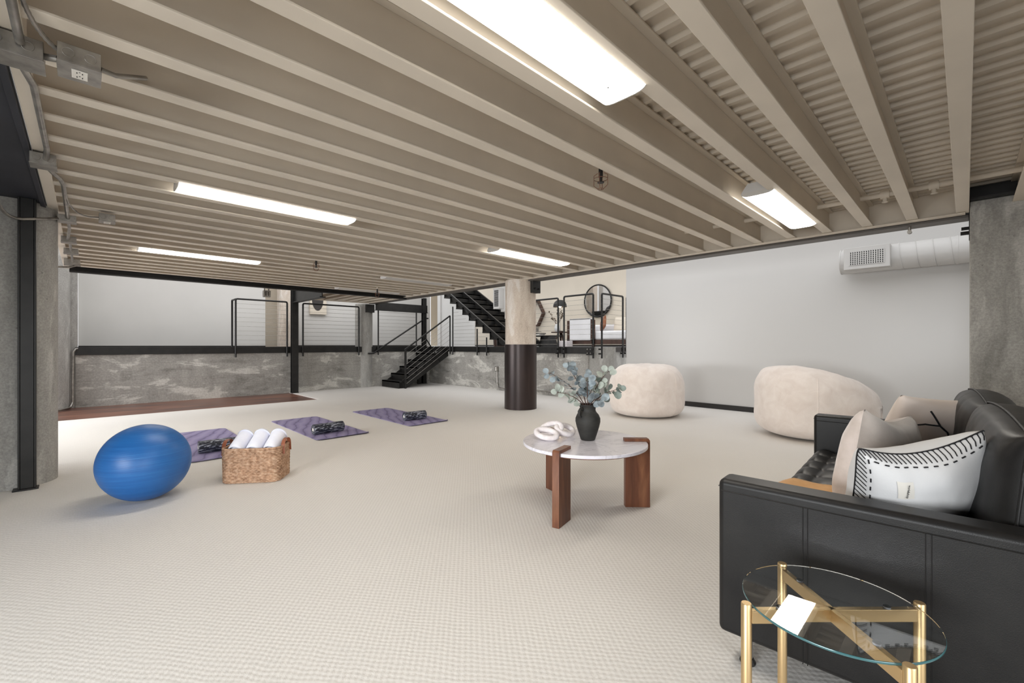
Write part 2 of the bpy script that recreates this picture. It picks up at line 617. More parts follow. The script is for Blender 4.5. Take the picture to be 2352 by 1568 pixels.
# concrete faces of the raised platform (left run along X, right run along Y)
struct('wall_left', MB().box(-0.12, 7.60, 11.0, 11.3, -0.14, 0.925), CONC)
struct('wall_back', MB().box(7.29, 7.60, 5.3, 11.0, 0.0, 0.925), CONC)
cm = MB().lathe(7.74, 5.45, [(0.445, 0.0), (0.445, ZP)], 48)
cm.box(7.6, 9.6, 5.05, 5.4, 0, 0.965)
struct('wall_corner', cm, CONC2, smooth=40)
pf = MB().prism([(-0.12, 11.0), (7.29, 11.0), (7.29, 5.45), (7.74, 5.02), (10.5, 5.02), (10.5, 17.0), (-0.12, 17.0)], ZP - 0.10, ZP - 0.002)
struct('floor_platform', pf, WALLDARK)
# dark steel edge channel of the platform
struct('trim_1', MB().box(-0.12, 7.275, 10.975, 11.02, 0.925, ZP).box(-0.12, 7.275, 10.975, 11.07, ZP - 0.006, ZP + 0.004), BLACK, bevel=0.004)
struct('trim_2', MB().box(7.265, 7.31, 5.2, 11.0, 0.925, ZP).box(7.265, 7.36, 5.2, 11.0, ZP - 0.006, ZP + 0.004), BLACK, bevel=0.004)

# walls of the platform behind the railings
struct('wall_panel', MB().box(-0.09, 3.19, 12.0, 12.25, ZP, 5.2), WALLW)
struct('baseboard_left', MB().box(-0.09, 3.19, 11.985, 12.0, ZP, ZP + 0.03), BASEB)
struct('wall_recess', MB().box(3.0, 4.1, 12.7, 12.9, ZP, 5.2), BEIGE)
struct('wall_gallery', MB().box(4.05, 8.22, 12.35, 12.6, ZP, 5.2), WALLW)
struct('baseboard_gallery', MB().box(4.05, 8.05, 12.33, 12.35, ZP, ZP + 0.04), BASEB)
struct('wall_pilaster', MB().box(-0.42, -0.092, 11.02, 11.9, -0.14, 4.0), CONC2)
lb = MB().box(10.5, 10.7, 2.5, 14.98, ZP, 5.2).box(10.5, 10.7, 16.6, 19.0, ZP, 5.2).box(10.5, 10.7, 14.98, 16.6, 3.3, 5.2)
struct('wall_loft', lb, BEIGE)
struct('wall_loft_panel', MB().box(10.44, 10.5, 12.75, 14.98, ZP, 4.2), WALLW)
struct('wall_passage', MB().box(12.0, 12.2, 13.5, 18.0, ZP, 4.2), TAN)
struct('trim_3', MB().box(10.40, 10.5, 14.9, 15.12, ZP, 3.3).box(10.40, 10.5, 16.35, 16.75, ZP, 3.3), WALLW, bevel=0.01)
struct('baseboard_loft', MB().box(10.43, 10.5, 2.5, 12.7, ZP, ZP + 0.05), BASEB)

struct('wall_front', MB().box(-4.0, 8.0, -3.62, -3.5, 0.0, 5.2), WALLW)
struct('wall_side', MB().box(-4.0, -3.9, -3.5, 5.85, 0.0, 2.22), WALLW)
struct('wall_side_return', MB().box(-4.0, -0.80, 5.85, 5.95, 0.0, 2.22), WALLW)
struct('wall_far_left', MB().box(-3.35, -3.2, 5.95, 12.3, -0.14, 4.5).box(-3.2, -0.45, 11.05, 11.2, -0.14, 4.5), CONC2)

# ---------------------------------------------------------------- columns
def round_column(name, x, y, r, z0, z1, m, label, parts=None):
    t = thing(name, label, 'column', (x, y, 0), kind='structure')
    obj('shaft', MB().lathe(0, 0, [(r, z0), (r, z1)], 56), m, t, smooth=40)
    return t
t = round_column('concrete_column', 5.475, 5.425, 0.268, 1.10, ZB, CONCL, 'round bare concrete column with a dark steel sleeve on its lower half, centre of the room')
obj('steel_sleeve', MB().lathe(0, 0, [(0.281, 0.0), (0.281, 1.113), (0.262, 1.113)], 56), RUSTB, t, smooth=40)
b = MB().box(-0.03, 0.12, -0.33, -0.26, 1.99, ZB).box(-0.05, 0.14, -0.345, -0.31, 1.99, ZB)
b.cyl((0.0, -0.33, 2.06), (0.0, -0.375, 2.06), 0.016, 8).cyl((0.09, -0.33, 2.06), (0.09, -0.375, 2.06), 0.016, 8)
obj('bracket', b, BLACK, t, bevel=0.004)
t = round_column('concrete_column', -0.42, 5.30, 0.26, 0.0, ZB, CONC2, 'round grey concrete column at the far left behind a black steel channel')
t = round_column('concrete_column', -0.43, 10.98, 0.25, 0.0, 3.4, CONC2, 'grey concrete column in the far left corner beside the platform wall')
t = round_column('concrete_column', 5.33, 11.15, 0.22, 0.0, 2.18, CONC2, 'grey concrete column set into the platform wall between two railings, left of the stairs')
obj('bracket', MB().box(-0.06, 0.16, -0.29, -0.15, 1.96, 2.17), BLACK, t, bevel=0.004)
t = thing('concrete_column', 'pale concrete column on the platform behind the black post', 'column', (3.72, 12.15, 0), kind='structure')
obj('shaft', MB().box(-0.17, 0.2, -0.1, 0.2, ZP, 4.0), CONCL, t, bevel=0.01)
t = thing('concrete_column', 'square grey concrete pier at the right edge behind the sofa', 'column', (5.5, -0.35, 0), kind='structure')
obj('shaft', MB().box(-0.30, 0.3, -0.40, 0.325, 0.0, 2.275), CONC2, t, bevel=0.008)

# black steel channel clamped to the left column
t = thing('steel_channel', 'tall black painted steel channel standing against the left concrete column', 'post', (-0.315, 5.01, 0))
obj('web', MB().box(-0.036, 0.036, -0.040, -0.028, 0.012, ZB), BLACK, t, bevel=0.003)
obj('flange', MB().box(-0.048, -0.036, -0.044, 0.02, 0.012, ZB), BLACK, t, bevel=0.003)
obj('flange', MB().box(0.036, 0.048, -0.044, 0.02, 0.012, ZB), BLACK, t, bevel=0.003)
obj('base_plate', MB().box(-0.075, 0.062, -0.06, 0.03, 0.0, 0.012), BLACK, t, bevel=0.002)

def steel_post(x, y, z1, label, wd=0.11, z0=0.0):
    t = thing('steel_post', label, 'post', (x, y, 0))
    obj('flange', MB().box(-wd / 2, wd / 2, -0.055, -0.043, z0 + 0.01, z1), BLACK, t, bevel=0.002)
    obj('web', MB().box(-0.012, 0.012, -0.043, 0.043, z0 + 0.01, z1), BLACK, t)
    obj('flange', MB().box(-wd / 2, wd / 2, 0.043, 0.055, z0 + 0.01, z1), BLACK, t, bevel=0.002)
    obj('base_plate', MB().box(-0.075, 0.075, -0.07, 0.06, z0, z0 + 0.01), BLACK, t)
    return t
steel_post(3.48, 10.80, 2.5, 'black steel post between two cable railings, standing where the brown floor ends', 0.14)
steel_post(7.01, 10.86, 2.45, 'black steel post rising behind the stair at the platform corner', 0.11)

# ---------------------------------------------------------------- ceiling
JY = [0.018 + 0.3127 * k for k in range(-11, 29)]
ceil = thing('ceiling', 'low ceiling of beige painted steel joists under corrugated metal decking', 'ceiling', (0, 0, 0), kind='structure')
X0, X1, YN, YF = -0.16, 5.36, -3.48, 9.06
ZD = 2.43
def deck(u0, u1, y0, y1, along_x=True):
    mb = MB()
    pitch = 0.116
    prof = []
    x = u0
    while x < u1:
        for dx, z in ((0, ZD + 0.024), (0.074, ZD + 0.024), (0.082, ZD), (0.110, ZD), (0.116, ZD + 0.024)):
            prof.append((x + dx, z))
        x += pitch
    vs = []; fs = []
    for (a, z) in prof:
        vs.append((a, y0, z) if along_x else (y0, a, z))
        vs.append((a, y1, z) if along_x else (y1, a, z))
    for i in range(len(prof) - 1):
        if prof[i + 1][0] - prof[i][0] < 1e-6 and abs(prof[i + 1][1] - prof[i][1]) < 1e-6:
            continue
        fs.append((2 * i, 2 * i + 1, 2 * i + 3, 2 * i + 2))
    mb.add(vs, fs)
    mb.box(u0 if along_x else y0, (u1 + .1) if along_x else y1, y0 if along_x else u0, y1 if along_x else u1, ZD + 0.05, ZD + 0.14)
    return mb
obj('deck', deck(-0.2, 5.36, YN, YF), STEELB, ceil)
def joist_mesh(x0, x1, fl=0.079):
    mb = MB()
    mb.box(x0, x1, -fl / 2, fl / 2, ZB, ZB + 0.011)
    mb.box(x0, x1, -0.004, 0.004, ZB + 0.011, ZD - 0.012)
    mb.box(x0, x1, -fl / 2, fl / 2, ZD - 0.012, ZD - 0.001)
    return mb
j0 = None
for k, y in enumerate(JY):
    if y > YF - 0.02:
        break
    if j0 is None:
        j0 = obj('joist', joist_mesh(X0, X1), STEELB, ceil, bevel=0.0025)
        o = j0
    else:
        o = j0.copy()
        COL.objects.link(o)
        o.parent = ceil
    o.location = (0, y, 0)
# left rim flange, right rim channel
obj('rim_channel', MB().box(-0.215, -0.155, YN, YF, ZB - 0.008, ZB + 0.006).box(-0.215, -0.205, YN, YF, ZB, ZD), STEELB, ceil, bevel=0.003)
obj('rim_channel', MB().box(5.36, 5.375, 0.0, 10.9, ZB - 0.004, ZD).box(5.30, 5.375, 0.0, 10.9, ZB - 0.012, ZB - 0.002), STEELB, ceil, bevel=0.003)
# far edge beam of the joisted bay
t = thing('steel_beam', 'thin black steel beam closing the far edge of the ceiling above the brown floor', 'beam', (0, 0, 0), kind='structure')
obj('web', MB().box(-0.16, 5.36, YF + 0.01, YF + 0.03, ZB - 0.05, ZD), BLACK, t)
obj('flange', MB().box(-0.16, 5.36, YF - 0.03, YF + 0.07, ZB - 0.055, ZB - 0.03), BLACK, t, bevel=0.003)
# girder over the columns
t = thing('steel_girder', 'long dark steel girder over the row of concrete columns at the ceiling edge', 'beam', (0, 0, 0), kind='structure')
obj('flange', MB().box(5.40, 5.58, -0.02, 11.0, ZB - 0.03, ZB - 0.008), GIRD, t, bevel=0.003)
obj('web', MB().box(5.47, 5.49, -0.02, 11.0, ZB - 0.008, ZD + 0.1), BLACK, t)
t = thing('steel_girder', 'wide dark soffit girder above the left columns', 'beam', (0, 0, 0), kind='structure')
obj('flange', MB().box(-3.95, -0.222, YN, 5.62, ZB + 0.0, ZB + 0.03), NAVY, t)
obj('lip', MB().box(-0.250, -0.222, YN, 5.62, ZB - 0.02, ZB), NAVY, t, bevel=0.003)
t = thing('steel_girder', 'black girder end above the square pier at the right edge', 'beam', (0, 0, 0), kind='structure')
obj('web', MB().box(5.37, 5.40, -1.9, 0.002, ZB - 0.01, ZD + 0.1), BLACK, t)
obj('seat_plate', MB().box(5.14, 5.60, -1.9, -0.03, 2.275, 2.29), BLACK, t)
# bracket at the right pier
t = thing('steel_bracket', 'black bolted steel bracket where the girder meets the square pier', 'bracket', (5.42, 0.0, 0))
obj('plate', MB().box(-0.05, 0.05, -0.035, -0.02, 2.0, 2.23), BLACK, t, bevel=0.003)
obj('bolt', MB().cyl((0.0, -0.02, 2.06), (0.0, 0.03, 2.06), 0.016, 8), BLACK, t)
obj('bolt', MB().cyl((0.0, -0.02, 2.10), (0.0, 0.025, 2.10), 0.014, 8), BLACK, t)

# second small bay towards the platform: joists along Y
bay = thing('ceiling', 'small ceiling bay of beige joists over the platform edge behind the black beam', 'ceiling', (0, 0, 0), kind='structure')
obj('deck', MB().box(3.45, 5.36, YF + 0.08, 10.9, ZD, ZD + 0.08), STEELB, bay)
for k in range(7):
    x = 3.66 + 0.285 * k
    mb = MB().box(x - 0.04, x + 0.04, YF + 0.08, 10.9, ZB - 0.02, ZB).box(x - 0.004, x + 0.004, YF + 0.08, 10.9, ZB, ZD)
    obj('joist', mb, STEELB, bay)
obj('rim_channel', MB().box(3.45, 5.36, 10.9, 10.93, ZB - 0.03, ZD), STEELB, bay)
t = thing('steel_beam', 'black steel beam running from the far post towards the ceiling edge', 'beam', (0, 0, 0), kind='structure')
obj('web', MB().box(3.46, 3.48, YF + 0.06, 10.8, ZB - 0.13, ZB + 0.12), BLACK, t)
obj('flange', MB().box(3.42, 3.54, YF + 0.06, 10.8, ZB - 0.145, ZB - 0.125), BLACK, t, bevel=0.003)
t = thing('steel_beam', 'black steel beam from the embedded column to the post by the stair', 'beam', (0, 0, 0), kind='structure')
obj('web', MB().box(5.5, 7.10, 10.82, 10.84, 2.02, 2.24), BLACK, t)
obj('flange', MB().box(5.5, 7.10, 10.78, 10.88, 2.02, 2.035), BLACK, t)

# ---------------------------------------------------------------- fluorescent fixtures
def fixture(x0, x1, yc, lit, label):
    t = thing('fluorescent_light', label, 'ceiling light', ((x0 + x1) / 2, yc, 0), group='fluorescent wraparound lights between the ceiling joists')
    L = (x1 - x0) / 2
    W = 0.1115
    h = MB().add([(-L, -W, 2.235), (L, -W, 2.235), (L, W, 2.235), (-L, W, 2.235), (-L, -W * 0.6, 2.30), (L, -W * 0.6, 2.30), (L, W * 0.6, 2.30), (-L, W * 0.6, 2.30)],
                 [(0, 3, 2, 1), (4, 5, 6, 7), (0, 1, 5, 4), (1, 2, 6, 5), (2, 3, 7, 6), (3, 0, 4, 7)])
    obj('housing', h, VENTW, t)
    n = 12
    prof = []
    for i in range(n + 1):
        a = PI * i / n
        prof.append((-W * math.cos(a), 2.236 - 0.030 * min(1.0, 1.25 * math.sin(a)) ** 0.6 - 0.004 * math.sin(a)))
    vs = [(-L + 0.006, y, z) for y, z in prof] + [(L - 0.006, y, z) for y, z in prof]
    fs = [(i, i + 1, n + 2 + i, n + 1 + i) for i in range(n)]
    obj('lens', MB().add(vs, fs), LENS if lit else LENSOFF, t, smooth=60)
    for s in (-1, 1):
        vs = [(s * (L - 0.006), y, z) for y, z in prof]
        vs2 = [(s * L, y, z - 0.001) for y, z in prof]
        m = MB().add(vs + vs2, [tuple(range(n + 1)), tuple(range(2 * n + 1, n, -1))] + [(i, i + 1, n + 2 + i, n + 1 + i) for i in range(n)])
        obj('end_cap', m, VENTW if not lit else LENSOFF, t)
    for s in (-1, 1):
        obj('hanger', MB().cyl((s * L * 0.8, 0, 2.30), (s * L * 0.8, 0, ZD), 0.008, 8), GALV, t)
    obj('latch', MB().cyl((L - 0.13, 0, 2.199), (L - 0.13, 0, 2.206), 0.004, 8), BLACK, t)
    return t
fixture(0.46, 1.735, 1.064, True, 'lit fluorescent light largest in view, overhead at the top edge')
fixture(3.54, 4.83, 1.064, True, 'lit fluorescent light high on the right near the ceiling end')
fixture(0.46, 1.735, 3.879, True, 'lit fluorescent light with the long bright lens at left, nearer of the left pair')
fixture(3.46, 4.77, 3.879, True, 'small lit fluorescent light near the centre column')
fixture(0.44, 1.70, 6.693, True, 'lit fluorescent light farthest left, above the brown floor strip')
fixture(3.54, 4.86, 6.693, False, 'unlit fluorescent light with a grey lens beyond the centre, nearer of two unlit')
fixture(3.54, 4.86, 8.57, False, 'unlit fluorescent light farthest back beside the black edge beam')

# ---------------------------------------------------------------- sprinkler pipe and guards
t = thing('sprinkler_pipe', 'beige painted sprinkler pipe running through the joists at the ceiling end', 'pipe', (4.86, 0, 2.375))
obj('pipe', MB().cyl((0, -1.7, 0), (0, 8.2, 0), 0.021, 14), STEELB, t, smooth=40)
for y in (0.175, 0.475):
    m = MB().cyl((0, y - 0.03, 0), (0, y + 0.03, 0), 0.034, 12).cyl((0, y, 0.0), (0, y, -0.06), 0.016, 10)
    m.cyl((0, y, -0.06), (0, y, -0.066), 0.022, 10)
    for q in (-1, 1):
        m.cyl((0.03, y + 0.02 * q, -0.02), (0.03, y + 0.02 * q, 0.04), 0.007, 8)
    obj('coupling', m, STEELB, t, smooth=40)
def guard(x, y, z, label, s=1.0):
    t = thing('sprinkler_guard', label, 'sprinkler', (x, y, z), group='caged sprinkler heads under the ceiling')
    obj('drop_pipe', MB().cyl((0, 0, 0.05 * s), (0, 0, ZD - z), 0.010, 8), STEELB, t)
    obj('sprinkler_head', MB().cyl((0, 0, 0.06 * s), (0, 0, -0.02 * s), 0.014 * s, 10).cyl((0, 0, -0.02 * s), (0, 0, -0.05 * s), 0.008 * s, 8).cyl((0, 0, -0.05 * s), (0, 0, -0.054 * s), 0.022 * s, 12), BLACK, t)
    m = MB()
    for k in range(4):
        a = PI / 2 * k + 0.4
        ca, sa = math.cos(a), math.sin(a)
        m.tube([(0.02 * ca * s, 0.02 * sa * s, 0.01 * s), (0.045 * ca * s, 0.045 * sa * s, -0.005 * s), (0.045 * ca * s, 0.045 * sa * s, -0.07 * s), (0.018 * ca * s, 0.018 * sa * s, -0.095 * s)], 0.002, 6)
    m.torus(Matrix.Translation((0, 0, -0.03 * s)), 0.045 * s, 0.002, 16, 6)
    m.torus(Matrix.Translation((0, 0, -0.095 * s)), 0.018 * s, 0.002, 12, 6)
    obj('cage', m, RUSTW, t)
guard(2.42, 1.66, 2.215, 'caged sprinkler head hanging in a rusty wire guard, right of the ceiling centre')
guard(2.24, 6.1, 2.2, 'small caged sprinkler head farther back above the first platform railing')
guard(4.15, 8.1, 2.15, 'tiny caged sprinkler head by the far black edge beam')

# ---------------------------------------------------------------- electrical on the left
def tubeobj(name, path, r, m, label, cat='conduit', parent=None, group=None):
    o = obj(name, MB().tube(path, r, 10), m, parent, smooth=40)
    if parent is None:
        tag(o, label, cat, group)
    return o
def arc(p0, p1, p2, n=6):
    p0, p1, p2 = Vector(p0), Vector(p1), Vector(p2)
    return [tuple(p0 * (1 - t) ** 2 + p1 * 2 * t * (1 - t) + p2 * t * t) for t in [i / n for i in range(n + 1)]]
def jbox(x0, x1, y0, y1, z0, z1, label, outlet=False, knock=True):
    t = thing('junction_box', label, 'electrical box', ((x0 + x1) / 2, (y0 + y1) / 2, z0), group='galvanized electrical boxes on the left')
    hx, hy, hz = (x1 - x0) / 2, (y1 - y0) / 2, z1 - z0
    obj('body', MB().box(-hx, hx, -hy, hy, 0.004, hz), GALV, t, bevel=0.002)
    obj('cover', MB().box(-hx - 0.002, hx + 0.002, -hy - 0.002, hy + 0.002, 0, 0.004), GALV, t, bevel=0.001)
    if knock:
        for s in (-0.5, 0.5):
            M = Matrix.Translation((hx * s, -hy - 0.0005, hz * 0.55)) @ Matrix.Rotation(PI / 2, 4, 'X')
            obj('knockout', MB().torus(M, min(0.016, hz * 0.3), 0.0012, 18, 5), GALV, t)
    if outlet:
        r = obj('receptacle', MB().box(-0.022, 0.022, -0.034, 0.034, -0.004, 0.0), OFFW, t, bevel=0.001)
        m = MB()
        for yy in (-0.017, 0.017):
            m.box(-0.009, -0.006, yy - 0.005, yy + 0.005, -0.0046, -0.0038).box(0.006, 0.009, yy - 0.005, yy + 0.005, -0.0046, -0.0038)
            m.cyl((0, yy - 0.009, -0.0046), (0, yy - 0.009, -0.0038), 0.0025, 8)
        obj('slot', m, DARK, r)
    return t
jbox(-0.262, -0.108, 2.34, 2.46, 2.13, 2.205, 'galvanized electrical box at the upper left where two conduits meet')
jbox(-0.072, 0.045, 2.28, 2.42, 2.13, 2.20, 'galvanized electrical box with a white receptacle under the joists at the upper left', True)
jbox(-0.225, -0.118, 3.68, 3.79, 2.135, 2.20, 'galvanized electrical box halfway along the left conduit')
jbox(-0.16, -0.05, 5.16, 5.26, 2.12, 2.175, 'galvanized electrical box beside the top of the left column')
jbox(0.085, 0.185, 4.98, 5.08, 2.13, 2.195, 'small galvanized device box hung under the joists right of the left column', True)
jbox(-0.17, -0.06, 6.25, 6.35, 2.13, 2.19, 'small galvanized box on the conduit just beyond the left column, nearest of three')
jbox(-0.17, -0.05, 7.0, 7.1, 2.13, 2.19, 'small galvanized box on the conduit beyond the left column, middle of three')
jbox(-0.19, -0.04, 7.95, 8.1, 2.13, 2.20, 'small galvanized box on the conduit beyond the left column, last of three')
tubeobj('conduit', [(-0.165, 1.2, 2.18), (-0.165, 2.33, 2.175)], 0.013, GALV, 'straight conduit coming down to the upper left electrical box from the top edge')
tubeobj('conduit', [(-0.18, 2.46, 2.17), (-0.165, 2.62, 2.185), (-0.155, 2.75, 2.20), (-0.152, 3.6, 2.20), (-0.16, 3.68, 2.17)], 0.013, GALV, 'bent conduit between the first and second box under the left joist ends')
tubeobj('conduit', [(-0.17, 3.79, 2.17), (-0.14, 3.95, 2.17), (-0.115, 4.12, 2.185), (-0.105, 4.3, 2.20), (-0.105, 5.0, 2.20), (-0.10, 5.16, 2.15)], 0.013, GALV, 'bent conduit from the middle box to the box by the left column')
tubeobj('conduit', arc((-0.10, 4.62, 2.20), (-0.07, 5.05, 2.13), (0.083, 5.03, 2.165)), 0.006, GALV, 'thin curved cable conduit feeding the small device box under the joists')
tubeobj('conduit', [(-0.10, 5.26, 2.15), (-0.10, 5.7, 2.16), (-0.12, 6.25, 2.16)], 0.011, GALV, 'conduit leading past the left column to the first small box')
tubeobj('conduit', [(-0.11, 6.35, 2.16), (-0.11, 7.0, 2.16)], 0.011, GALV, 'short conduit between the nearest and middle small boxes')
tubeobj('conduit', [(-0.11, 7.1, 2.16), (-0.11, 7.95, 2.165)], 0.011, GALV, 'short conduit between the middle and last small boxes')
tubeobj('conduit', [(-0.108, 2.37, 2.165), (-0.072, 2.355, 2.165)], 0.012, GALV, 'short connector between the two upper left electrical boxes')
m = MB()
pth = arc((-0.15, 2.0, 2.21), (-0.14, 2.22, 2.19), (-0.072, 2.30, 2.175), 24)
m.tube(pth, [0.0085 if i % 2 else 0.0065 for i in range(len(pth))], 8)
tag(obj('flexible_conduit', m, GALV, smooth=40), 'ribbed flexible conduit curving into the receptacle box at the upper left', 'conduit')
tubeobj('conduit', [(0.045, 2.37, 2.185), (0.09, 2.395, 2.19), (0.19, 2.46, 2.25)], 0.009, GALV, 'short conduit leaving the receptacle box upwards between two joists')
tubeobj('conduit', [(-0.75, 2.10, 2.12), (-0.32, 2.36, 2.12), (-0.26, 2.41, 2.13), (-0.235, 2.43, 2.15)], 0.014, GALV, 'thick shiny conduit entering the upper left box from the left edge')
tubeobj('conduit', [(-0.52, 3.9, 2.16), (-0.44, 4.2, 2.14), (-0.42, 4.40, 2.07)] + arc((-0.42, 4.55, 2.06), (-0.42, 4.95, 2.02), (-0.30, 4.95, 2.06)) + [(-0.22, 5.02, 2.09), (-0.16, 5.14, 2.13)], 0.011, GALV, 'curved conduit sweeping from the left edge across the black channel top')
tubeobj('conduit', [(-0.06, 8.02, 2.14), (-0.14, 8.0, 2.10), (-0.25, 7.9, 2.08)], 0.012, GALV, 'short pale conduit stub under the last small box')
tubeobj('conduit', [(-0.09, 10.99, 1.04), (-0.12, 10.95, 1.03), (-0.145, 10.93, 0.98), (-0.15, 10.92, 0.5), (-0.15, 10.92, 0.10), (-0.18, 10.85, 0.02), (-0.3, 10.55, 0.015), (-0.6, 10.2, 0.015)], 0.017, GALV, 'grey conduit running down the far left corner of the platform wall to the floor')
t = thing('junction_box', 'small galvanized box hanging under the far black beam above the first railing', 'electrical box', (2.44, 9.1, 2.0), group='galvanized electrical boxes on the left')
obj('body', MB().box(-0.06, 0.06, -0.04, 0.04, 0.0, 0.12), GALV, t, bevel=0.004)
obj('knockout', MB().box(-0.03, -0.02, -0.045, -0.04, 0.02, 0.1), DARK, t)
obj('knockout', MB().box(0.02, 0.03, -0.045, -0.04, 0.02, 0.1), DARK, t)
for s in (-0.035, 0.035):
    obj('conduit_stub', MB().cyl((s, 0, 0.12), (s, 0, 0.2), 0.012, 8), GALV, t)
t = thing('wall_outlet', 'grey outlet box with a conduit on the concrete wall left of the centre column', 'outlet', (7.27, 8.02, 0.52))
obj('body', MB().box(-0.035, 0.02, -0.045, 0.045, -0.06, 0.06), GALV, t, bevel=0.004)
obj('receptacle', MB().box(-0.04, -0.034, -0.02, 0.02, -0.04, -0.005).box(-0.04, -0.034, -0.02, 0.02, 0.005, 0.04), OFFW, t)
obj('conduit', MB().tube([(-0.01, -0.02, -0.06), (-0.01, -0.02, -0.35), (-0.01, -0.06, -0.45), (-0.01, -0.3, -0.48)], 0.012, 8), GALV, t, smooth=40)
tubeobj('wall_pipe', [(7.27, 7.3, 0.09), (7.27, 5.45, 0.09)], 0.018, GALV, 'thin grey pipe along the foot of the concrete wall right of the column', 'pipe')

# ---------------------------------------------------------------- duct on the white wall
t = thing('air_duct', 'white round spiral air duct with a grille along the top of the white wall', 'duct', (7.62, 0, 2.26))
obj('pipe', MB().cyl((0, -2.6, 0), (0, 1.20, 0), 0.168, 40), VENTW, t, smooth=40)
m = MB()
for k in range(9):
    y0 = 0.63 - 0.155 * k
    pts = [(0.1705 * math.cos(a), y0 - 0.05 * a / PI, 0.1705 * math.sin(a)) for a in [PI * 0.4 + PI * 1.2 * i / 16 for i in range(17)]]
    m.tube(pts, 0.0045, 6)
obj('seam', m, VENTW, t, smooth=60)
obj('end_cap', MB().cyl((0, 1.20, 0), (0, 1.215, 0), 0.172, 40), VENTW, t, smooth=40)
obj('joint_band', MB().cyl((0, 0.06, 0), (0, 0.075, 0), 0.172, 40), VENTW, t, smooth=40)
g = obj('register', MB().box(-0.24, -0.10, 0.67, 1.15, -0.145, 0.145), VENTW, t, bevel=0.006)
m = MB().box(-0.243, -0.239, 0.725, 1.09, -0.095, 0.09)
obj('opening', m, DARK, g)
m = MB()
for k in range(16):
    y = 0.73 + 0.355 * k / 15
    m.box(-0.2485, -0.243, y - 0.006, y + 0.006, -0.095, 0.09)
obj('blade', m, VENTW, g)
m = MB()
for k in range(8):
    z = -0.09 + 0.175 * k / 7
    m.box(-0.246, -0.2425, 0.725, 1.09, z - 0.004, z + 0.004)
obj('blade', m, VENTW, g)
# little clamp below the girder
t = thing('beam_clamp', 'small metal beam clamp under the girder above the duct', 'clamp', (5.47, 0.36, 2.19))
obj('rod', MB().cyl((0, 0, 0), (0, 0, -0.035), 0.012, 10), GALV, t)
obj('bolt', MB().cyl((-0.02, 0, -0.045), (0.02, 0, -0.045), 0.017, 10), GALV, t)

# heater / register on the platform next to the column
t = thing('wall_register', 'white boxed air register high on the platform left of the centre column', 'vent', (6.5, 7.08, 1.9))
obj('body', MB().box(0.0, 0.32, 0.0, 0.19, 0.0, 0.46), VENTW, t, bevel=0.006)
obj('back_plate', MB().box(0.12, 0.6, -0.1, 0.1, -0.06, 0.53), VENTW, t, bevel=0.006)
obj('frame', MB().box(-0.012, 0.0, 0.0, 0.20, 0.0, 0.46), VENTW, t, bevel=0.004)
m = MB()
for k in range(16):
    z = 0.06 + 0.34 * k / 15
    m.box(-0.016, -0.011, 0.03, 0.165, z - 0.007, z + 0.007)
obj('slot', m, DARK, t)
obj('hanger', MB().cyl((0.13, -0.04, -0.06), (0.13, -0.04, -0.22), 0.015, 8), GALV, t)

# ---------------------------------------------------------------- cable railings
def railing(path_pts, z_top, z_bot, label, returns=None):
    """one panel between two plan points: bent frame, cables"""
    (x0, y0), (x1, y1) = path_pts
    t = thing('cable_railing', label, 'railing', (x0, y0, 0), group='black cable railings along the platform edge')
    d = Vector((x1 - x0, y1 - y0, 0))
    L = d.length
    u = d / L
    def P(a, z): return (u.x * a, u.y * a, z)
    r = 0.019
    obj('post', MB().tube([P(0, z_bot), P(0, z_top - 0.02)], r, 10), BLACK, t, smooth=40)
    obj('post', MB().tube([P(L, z_bot), P(L, z_top - 0.02)], r, 10), BLACK, t, smooth=40)
    obj('top_rail', MB().tube([P(0, z_top - 0.03), P(0.012, z_top - 0.006), P(0.035, z_top), P(L - 0.035, z_top), P(L - 0.012, z_top - 0.006), P(L, z_top - 0.03)], r, 10), BLACK, t, smooth=40)
    m0 = None
    for k in range(10):
        z = ZP + 0.06 + (z_top - ZP - 0.16) * k / 9
        c = MB().tube([P(-0.03, z), P(L + 0.03, z)], 0.0032, 6)
        obj('cable', c, GALV, t)
    for a in (0.0, L):
        nx, ny = -u.y, u.x
        for z in (0.93, 1.02):
            obj('mounting_lug', MB().bar(P(a, z), tuple(Vector(P(a, z)) + Vector((nx, ny, 0)) * 0.07), 0.03, 0.03), BLACK, t)
    return t
YR = 10.93
t = railing([(2.33, YR), (3.36, YR)], 2.10, 0.84, 'black cable railing leftmost along the platform, in front of the white panel edge')
m = MB().tube([(0, 0.02, 2.09), (0, 0.30, 2.09), (0, 0.32, 2.07), (0, 0.32, 0.95)], 0.019, 10)
obj('return_rail', m, BLACK, t, smooth=40)
railing([(3.71, YR), (5.09, YR)], 2.09, 0.84, 'black cable railing between the black post and the embedded column')
railing([(5.63, YR), (6.80, YR)], 2.09, 0.84, 'black cable railing behind the handrail above the short stair')
XR = 7.22
t = thing('cable_railing', 'black cable railing right of the short stair, its cables ending under the slanting upper stair', 'railing', (XR, 9.76, 0), group='black cable railings along the platform edge')
def zst(dy): return 0.04 + ZP + (9.76 - dy - 7.88) * (1.46 / 2.40)
for dy in (0.0, 1.04, 1.41):
    obj('post', MB().tube([(0, -dy, 0.84), (0, -dy, zst(dy) - 0.09)], 0.019, 10), BLACK, t, smooth=40)
    for z in (0.93, 1.02):
        obj('mounting_lug', MB().bar((0, -dy, z), (0.07, -dy, z), 0.03, 0.03), BLACK, t)
for k in range(10):
    z = ZP + 0.06 + 0.097 * k
    ye = (z + 0.10 - ZP - 0.04) / (1.46 / 2.40) + 7.88
    obj('cable', MB().tube([(0, 0.03, z), (0, min(0.0, max(-1.41, ye - 9.76)), z)], 0.0032, 6), GALV, t)
railing([(XR, 6.03), (XR, 7.22)], 2.10, 0.84, 'black cable railing passing behind the centre column')
